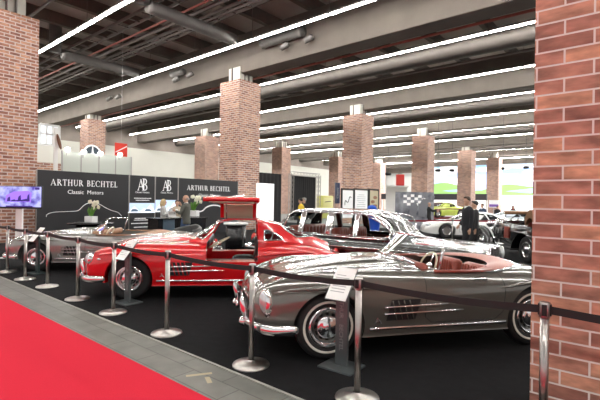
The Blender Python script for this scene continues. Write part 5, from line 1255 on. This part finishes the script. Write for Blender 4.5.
def person(p, ang, h, label, top, legs_m, hair_m, hands=((.02, .26, .80), (.02, -.26, .80)), hair='short', stride=.0, skirt=False, turn=0.0, group=None, sleeve=True, lean=0.0, collar=None, bag=None):
    r = empty('person', (p.x, p.y, p.z if len(p) > 2 else 0), ang, label, 'person', group); k = h/1.75; r.scale = (k, k, k)
    sh = {}; hip = {}
    LX_ = lean
    body = NB(); jac = NB(); leg = NB(); shoe = NB()
    # torso
    tube(body, [(0, 0, .92), (.01, 0, 1.05), (.01+LX_*.4, 0, 1.22), (LX_*.8, 0, 1.38), (LX_, 0, 1.47)], [.125, .115, .125, .12, .06], 14, flat=(.8, 1.15)); tube(body, [(LX_, 0, 1.42), (LX_+.01, 0, 1.56)], .055, 10)
    tube(jac, [(0, 0, .80), (0, 0, .93), (.01, 0, 1.05), (.01+LX_*.4, 0, 1.22), (LX_*.8, 0, 1.37), (LX_, 0, 1.46)], [.165, .160, .150, .160, .155, .085], 18, flat=(.78, 1.18))
    tube(jac, [(LX_*.9-.01, -.17, 1.405), (LX_*.9-.01, 0, 1.43), (LX_*.9-.01, .17, 1.405)], [.065, .085, .065], 12)
    # head
    R_h = Matrix.Translation((LX_+.02, 0, 1.635)) @ Matrix.Rotation(turn, 4, 'Z')
    def he(c, s): ell(body, R_h @ Vector(c), s, 14, 10, mat=R_h.to_3x3())
    he((0, 0, .012), (.098, .077, .108)); he((.035, 0, -.05), (.062, .056, .062)); he((.094, 0, -.012), (.022, .013, .024)); he((.082, 0, -.058), (.014, .026, .009)); he((0, .078, -.008), (.02, .012, .03)); he((0, -.078, -.008), (.02, .012, .03)); he((.075, 0, -.095), (.02, .02, .014)); he((.078, .032, .012), (.018, .02, .008)); he((.078, -.032, .012), (.018, .02, .008))
    for sd, hand in ((1, hands[0]), (-1, hands[1])):
        S = Vector((LX_*.9-.01, .185*sd, 1.41)); el, hd = two_bone(S, hand, .29, .27, (-.7, .35*sd, -.3))
        tube(body, crom([S, S.lerp(el, .5), el, el.lerp(hd, .5), hd], 2), [.045, .05, .047, .045, .04, .042, .036, .03, .026], 10)
        tube(jac, crom([S, S.lerp(el, .5), el, el.lerp(hd, .5), hd.lerp(el, .06)], 2), [.066, .068, .064, .058, .056, .054, .050, .046, .044], 12)
        d = (hd-el).normalized(); u = d.cross(Vector((0, sd, 0)));  u = u.normalized() if u.length > .05 else Vector((1, 0, 0)); w = d.cross(u)
        ell(body, hd+d*.05, (.036, .036, .036), 10, 8); tube(body, [hd, hd+d*.09], [.026, .034], 10, flat=(1, .8))
        for i, l in enumerate((.075, .085, .08, .062)):
            b0 = hd+d*.085+u*(.030-.02*i); tube(body, [b0, b0+d*l*.55, b0+d*l*.9+w*.02*-sd], [.010, .009, .007], 6)
        tube(body, [hd+d*.03+u*.03, hd+d*.06+u*.055, hd+d*.095+u*.06], [.012, .011, .009], 6)
        # legs
        H = Vector((0, .09*sd, .93)); f = Vector((stride*sd, .10*sd, .085)); kn, an = two_bone(H, f, .43, .43, (1, 0, 0))
        tube(body, crom([H, H.lerp(kn, .5), kn, kn.lerp(an, .4), an], 2), [.085, .082, .072, .06, .052, .056, .054, .042, .036], 12)
        ell(body, an+Vector((.06, 0, -.045)), (.11, .038, .035), 12, 8)
        if not skirt: tube(leg, crom([H+Vector((0, -.01*sd, .04)), H.lerp(kn, .5), kn, kn.lerp(an, .5), an+Vector((0, 0, -.03))], 2), [.104, .103, .096, .084, .078, .074, .070, .066, .066], 14)
        ell(shoe, an+Vector((.065, 0, -.045)), (.135, .05, .042), 14, 8)
    if skirt: tube(leg, [(0, 0, 1.02), (0, 0, .90), (0, 0, .70), (0, 0, .50)], [.15, .17, .18, .185], 18, flat=(.8, 1.1))
    else: tube(leg, [(0, 0, .80), (0, 0, .90), (0, 0, 1.0)], [.12, .138, .128], 16, flat=(.78, 1.1))
    b = obj('body', remesh(body, .011, 3), SKIN, r)
    bm = NB()
    for sd in (1, -1): ell(bm, R_h @ Vector((.092, .032*sd, .0)), (.008, .012, .007), 8, 6)
    obj('eyes', bm, K['dark'], r)
    obj('jacket' if sleeve else 'top', remesh(jac, .016, 4), top, r)
    obj('skirt' if skirt else 'trousers', remesh(leg, .016, 4), legs_m, r)
    obj('shoes', shoe, SHOE, r, .9)
    if collar:
        bm = NB(); tube(bm, [(LX_-.0, 0, 1.445), (LX_+.01, 0, 1.50)], [.078, .066], 14); tube(bm, [(LX_+.115, 0, 1.22), (LX_+.10, 0, 1.34), (LX_+.05, 0, 1.46)], [.02, .04, .045], 8, flat=(.5, 1)); obj('shirt', bm, collar, r, .9)
    bm = NB()
    if hair == 'short': ell(bm, R_h @ Vector((-.022, 0, .045)), (.098, .088, .092), 16, 10); ell(bm, R_h @ Vector((.05, 0, .10)), (.05, .06, .03), 12, 8)
    elif hair == 'long':
        ell(bm, R_h @ Vector((-.02, 0, .04)), (.105, .094, .10), 16, 10); tube(bm, [R_h @ Vector(q) for q in ((-.05, 0, .04), (-.075, 0, -.10), (-.07, 0, -.24))], [.09, .09, .05], 12, flat=(1, .8))
        for sd in (1, -1): tube(bm, [R_h @ Vector(q) for q in ((.02, .075*sd, .04), (.01, .088*sd, -.08), (0, .085*sd, -.22))], [.03, .035, .02], 8)
    else:
        for sd in (1, -1): ell(bm, R_h @ Vector((-.03, .066*sd, .0)), (.05, .02, .035), 10, 8)
        ell(bm, R_h @ Vector((-.085, 0, -.01)), (.025, .06, .04), 10, 8)
    obj('hair', remesh(bm, .012, 3) if hair != 'bald' else bm, hair_m, r)
    return r
dk = mat('dark suit cloth', (.010, .010, .014), .8); dk2 = mat('charcoal suit cloth', (.018, .018, .02), .8); navy = mat('navy suit cloth', (.03, .05, .10), .8); greyw = mat('grey green wool', (.10, .10, .085), .9); denim = mat('blue denim', (.05, .09, .19), .85)
pale = mat('pale grey dress cloth', (.48, .48, .47), .8); tan = mat('beige jacket cloth', (.5, .42, .32), .8); yel = mat('yellow shirt cloth', (.75, .52, .04), .8); blk = mat('black cloth', (.015, .015, .016), .8); wht = mat('white shirt cloth', (.75, .75, .75), .7); redc = mat('red scarf cloth', (.5, .03, .03), .8)
brown_h = mat('brown hair', (.05, .028, .015), .6); blonde = mat('blonde hair', (.55, .42, .22), .6); dark_h = mat('dark hair', (.012, .01, .009), .6); grey_h = mat('grey hair', (.3, .29, .27), .7)
def stand(x, ytop, d, h):                # feet below the head seen at (x, ytop) and depth d
    q = at_d(x, ytop, d); return Vector((q.x, q.y, 0)), q.z
def put_person(x, y, d, ang, label, *a, **k):
    p_, z = stand(x, y, d, 0); return person(p_, ca(ang), z, label, *a, **k)
put_person(467.5, 197, 12.2, 190, 'man in dark suit walking before the white coupe, nearer one with brown hair', dk, dk, brown_h, stride=.16, collar=wht, turn=.2, hands=((.06, .24, .80), (.12, -.20, .95)))
put_person(475.5, 201.3, 13.0, 165, 'man in charcoal suit seen from behind, half hidden by the nearer suited man', dk2, dk2, dark_h, stride=.12, collar=wht)
put_person(429, 202.6, 24.0, -10, 'bald man in black jacket reaching right before the grey poster wall', blk, blk, grey_h, hair='bald', hands=((.50, .12, 1.28), (.45, -.15, 1.22)))
put_person(482.5, 203.8, 23.0, -150, 'man in navy suit standing behind the two suited men', navy, navy, brown_h, collar=wht)
put_person(497.5, 206.0, 30.0, -90, 'person in black standing before the violet poster on the far pillar', blk, blk, dark_h)
put_person(513, 205.8, 29.5, -95, 'person with a red scarf standing behind the pale silver coupe', blk, blk, brown_h, collar=redc, hair='long')
put_person(163.5, 199.4, 15.4, 20, 'blonde woman in pale grey dress standing by the monogram panels', pale, pale, blonde, hair='long', skirt=True, hands=((.25, .12, 1.12), (.22, -.10, 1.22)), turn=-.2)
put_person(186.5, 195.2, 13.8, 165, 'man in grey sweater and jeans at the counter before the lettered wall', greyw, denim, grey_h, hair='bald', hands=((.26, .22, 1.22), (.22, -.06, 1.40)), turn=.5, collar=wht)
put_person(177.0, 200.5, 16.4, -60, 'person in beige jacket half hidden behind the man in grey sweater', tan, tan, brown_h, hands=((.20, .20, 1.15), (.25, -.2, 1.2)))
put_person(301, 198.5, 19.5, 160, 'person in yellow shirt and dark hair beyond the limousine roof', yel, blk, dark_h, hands=((.2, .2, 1.1), (.2, -.2, 1.1)))
put_person(304.5, 198.0, 20.5, -160, 'grey haired person in black next to the one in yellow', blk, denim, grey_h)
# ------------------------------------------------------------------ cars on the stand
def place_by_front_wheel(r, f, a, lx, ly):
    rz = ca(a+180); c = cf(r, f); v = Matrix.Rotation(rz, 3, 'Z') @ Vector((lx, ly, 0)); return (c.x-v.x, c.y-v.y, .006), rz
loc, rz = place_by_front_wheel(.285, 4.34, 13.5, 1.2, .705)
sl_roadster('open_roadster', loc, rz, 'dark grey open roadster with red leather interior, nearest car at the front', K['grey'], K['leather_red'], K['tonneau'], True)
loc, rz = place_by_front_wheel(-2.655, 6.72, 7.4, 1.2, .705)
sl_coupe('gullwing_coupe', loc, rz, 'bright red coupe with its roof hinged door raised open', K['red'], K['leather_black'], True)
loc, rz = place_by_front_wheel(-5.575, 9.1, 2.5, 1.2, .705)
_sr = sl_roadster('open_roadster', loc, rz, 'silver grey open roadster with tan interior, leftmost car before the lettered wall', K['silver'], K['leather_tan'], K['leather_tan'], False); _sr.scale = (1, 1, .93)
# limousine: rear quarter waist at cf(-.557, 9.5), nose heading -39 degrees in the camera frame
rz = ca(-40.0); c = cf(-.44, 9.76); v = Matrix.Rotation(rz, 3, 'Z') @ Vector((LX-4.38, -.79, 0)); limousine((c.x-v.x, c.y-v.y, .006), rz, 'black vintage limousine with chrome framed side windows parked behind the red coupe')
# ------------------------------------------------------------------ vintage open tourer at the right, cars on the far stands
def tourer(loc, rz, label):
    root = empty('vintage_tourer', loc, rz, label, 'car'); pt = K['black']
    bm = NB(); tb = [(1.25, .22, .45, 1.02), (.55, .36, .42, 1.05), (.35, .40, .42, 1.06)]
    R = []
    for x, w, z0, z1 in ((1.30, .24, .50, 1.00), (1.25, .26, .48, 1.04), (.8, .34, .46, 1.07), (.35, .42, .45, 1.10), (.30, .48, .44, 1.12), (-.3, .60, .40, 1.06), (-1.0, .62, .40, 1.04), (-1.5, .58, .45, 1.04), (-1.85, .46, .52, .95), (-1.95, .30, .60, .85)):
        h = crom([(0, z1, 0), (w*.6, z1-.01, 0), (w*.95, z1-.10, 0), (w, (z0+z1)/2, 0), (w*.95, z0+.03, 0), (w*.7, z0, 0), (0, z0, 0)], 3)
        R.append([Vector((x, p.x, p.y)) for p in h]+[Vector((x, -p.x, p.y)) for p in h[-2:0:-1]])
    rings(bm, R); bmesh.ops.recalc_face_normals(bm, faces=bm.faces[:])
    ck = NB(); prism(ck, [(.12, -.46), (.12, .46), (-1.4, .52), (-1.4, -.52)], .5, 1.6); b = boolean(bm, [ck]); obj('body', b, [pt, K['leather_red']], root, .6)
    bm = NB(); prism(bm, [(-.25, .52), (.25, .52), (.27, 1.0), (.15, 1.08), (-.15, 1.08), (-.27, 1.0)], 1.28, 1.36, axis=0); g = obj('radiator', bm, K['chrome'], root, .5)
    bm = NB(); box(bm, (1.365, 0, .78), (.01, .44, .44)); obj('radiator_core', bm, K['dark'], g)
    for sd in (1, -1):
        # sweeping front wing, running board, rear wing
        for nm, pts, wd in (('front_wing', [(1.72, .55), (1.66, .74), (1.45, .86), (1.20, .84), (.95, .66), (.70, .42), (.45, .30)], .15), ('rear_wing', [(-.75, .34), (-.86, .60), (-1.10, .82), (-1.38, .86), (-1.66, .76), (-1.88, .54), (-1.95, .36)], .16)):
            C_ = crom([(p[0], 0, p[1]) for p in pts], 5); bm = NB()
            G = []
            for q in C_:
                G.append([Vector((q.x, sd*(.66+y), q.z-.06*abs(y/wd)**2.2)) for y in [wd*(-1+.25*j) for j in range(9)]])
            grid(bm, G); o = obj(nm, bm, pt, root, 1.2); s = o.modifiers.new('s', 'SOLIDIFY'); s.thickness = .02
        bm = NB(); box(bm, (-.15, .68*sd, .31), (1.3, .28, .04), bev=.01); obj('running_board', bm, K['dark'], root)
        for x in (1.28, -1.38):
            w = make_wheel(root, x, sd*.66, .36, .14, False, 'cap')
        bm = NB(); ell(bm, (1.42, .34*sd, .92), (.10, .115, .115), 16, 10); tube(bm, [(1.36, .34*sd, .84), (1.30, .28*sd, .60)], .02, 6); h = obj('headlamp', bm, K['chrome'], root, .8)
        bm = NB(); ell(bm, (1.49, .34*sd, .92), (.04, .10, .10), 14, 8); obj('headlamp_lens', bm, K['lens'], h, .8)
        bm = NB(); prism(bm, [(-.02, .58), (-.26, .58), (-.28, .92), (-.04, .92)], sd*.595, sd*.625, axis=1); obj('door_panel', bm, K['leather_red'], root)
        bm = NB(); tube(bm, [(.5, .46*sd, .78), (-.0, .60*sd, .80), (-.9, .64*sd, .80)], .012, 6); obj('waist_trim', bm, K['chrome'], root)
    bm = NB(); P = [(.22, -.52, 1.02), (.10, -.50, 1.30), (.10, .50, 1.30), (.22, .52, 1.02)]; tube(bm, P, .026, 8, closed=True); f = obj('windscreen_frame', bm, pt, root, .8)
    bm = NB(); add(bm, P, [(0, 1, 2, 3)]); obj('windscreen_glass', bm, K['glass'], f)
    bm = NB(); G = []
    for k in range(13):
        t = k/12; G.append([Vector((-1.05-.55*t, y, 1.22+.22*math.sin(PI*min(1, t*1.1))+.0*y)) for y in (-.58, -.5, 0, .5, .58)])
    grid(bm, G); G2 = [[Vector((p.x, p.y, p.z-.22)) for p in r_] for r_ in G]; grid(bm, G2); rings(bm, [[r_[0] for r_ in G], [r_[0] for r_ in G2]], False, False); rings(bm, [[r_[-1] for r_ in G], [r_[-1] for r_ in G2]], False, False)
    obj('folded_hood', bm, mat('brown hood cloth', (.20, .10, .05), .8), root, .8)
    bm = NB(); tube(bm, [(.08, -.55, 1.33), (.08, .55, 1.33)], .05, 8); obj('windscreen_roll', bm, mat('brown roll cloth', (.22, .11, .05), .8), root, .8)
    obj('seat', seat_bm(1.0, .5, .5, 8), K['leather_red'], root, .7, loc=(-.75, 0, .62)); steering(root, -.15, .28, 1.12, K['dark'], .2, 40)
    bm = NB(); tube(bm, [(1.62, -.7, .42), (1.68, 0, .42), (1.62, .7, .42)], .035, 8); obj('bumper', bm, K['chrome'], root, .8)
    return root
rz = ca(92); c = cf(6.18, 11.5); v = Matrix.Rotation(rz, 3, 'Z') @ Vector((-1.38, .66, 0)); tourer((c.x-v.x, c.y-v.y, .006), rz, 'black vintage open tourer with sweeping wings, partly behind the big brick pillar')
def far(x, d, heading, **k):
    c = at_d(x, 215, d); return simple_car(loc=(c.x, c.y, .006 if d < 24 else 0), rz=ca(heading), tb=GTW, L=4.42, xn=2.2, cabt=GTC, s0=1.15, s1=4.0, axles=(.95, 3.45), wr=.33, wtrack=.84, wins=GTWIN, lamps=(.22, .68, .58, (.16, .13, .07)), **k)
far(471, 19.8, 172, name='sports_car', label='white low sports coupe behind the two suited men', paint=K['white'])
far(508, 25.5, 160, name='sports_car', label='pale silver sports coupe behind the vintage tourer', paint=K['lightsilver'])
far(556, 22.5, 165, name='sports_car', label='second white sports coupe beyond the vintage tourer, by the big pillar', paint=K['white'])
r_ = far(440, 34.0, -150, name='sports_car', label='lime yellow racing car with dark stripe right of the bald man', paint=K['lime'], stripe=([(.6, .62), (2.2, .68), (4.2, .66)], mat('dark red stripe', (.20, .02, .03), .4)))
c = at_d(440, 213, 34.0); bm = NB(); box(bm, (0, 0, .2), (5.0, 2.6, .4)); pl_ = empty('display_plinth', (c.x, c.y, 0), ca(-150), 'low red topped plinth carrying the lime yellow racing car', 'plinth')
obj('plinth_base', bm, K['dark'], pl_); bm = NB(); box(bm, (0, 0, .42), (5.0, 2.6, .04)); obj('plinth_top', bm, K['redbelt'], pl_); r_.location.z = .44
# ------------------------------------------------------------------ light
w = bpy.data.worlds.new('world'); SC.world = w; w.use_nodes = True
w.node_tree.nodes['Background'].inputs[0].default_value = (1, .98, .95, 1); w.node_tree.nodes['Background'].inputs[1].default_value = .45
SC.view_settings.view_transform = 'Standard'; SC.view_settings.look = 'None'; SC.view_settings.exposure = 0.72; SC.view_settings.gamma = 1
# broad fill lights brightening the far stands, no fixtures modelled
def area(name, loc, size, energy, col=(1, 1, 1), rot=(0, 0, 0)):
    l = bpy.data.lights.new(name, 'AREA'); l.shape = 'RECTANGLE'; l.size, l.size_y = size; l.energy = energy; l.color = col
    o = bpy.data.objects.new(name, l); COL.objects.link(o); o.location = loc; o.rotation_euler = rot; return o
area('far_stand_fill', (-2, 68, 8.4), (30, 14), 9000)
area('far_stand_fill', (-28, 66, 8.4), (14, 14), 3500)
SC.cycles.max_bounces = 6; SC.cycles.diffuse_bounces = 3; SC.cycles.glossy_bounces = 4; SC.cycles.transparent_max_bounces = 12
SC.cycles.sample_clamp_indirect = 6
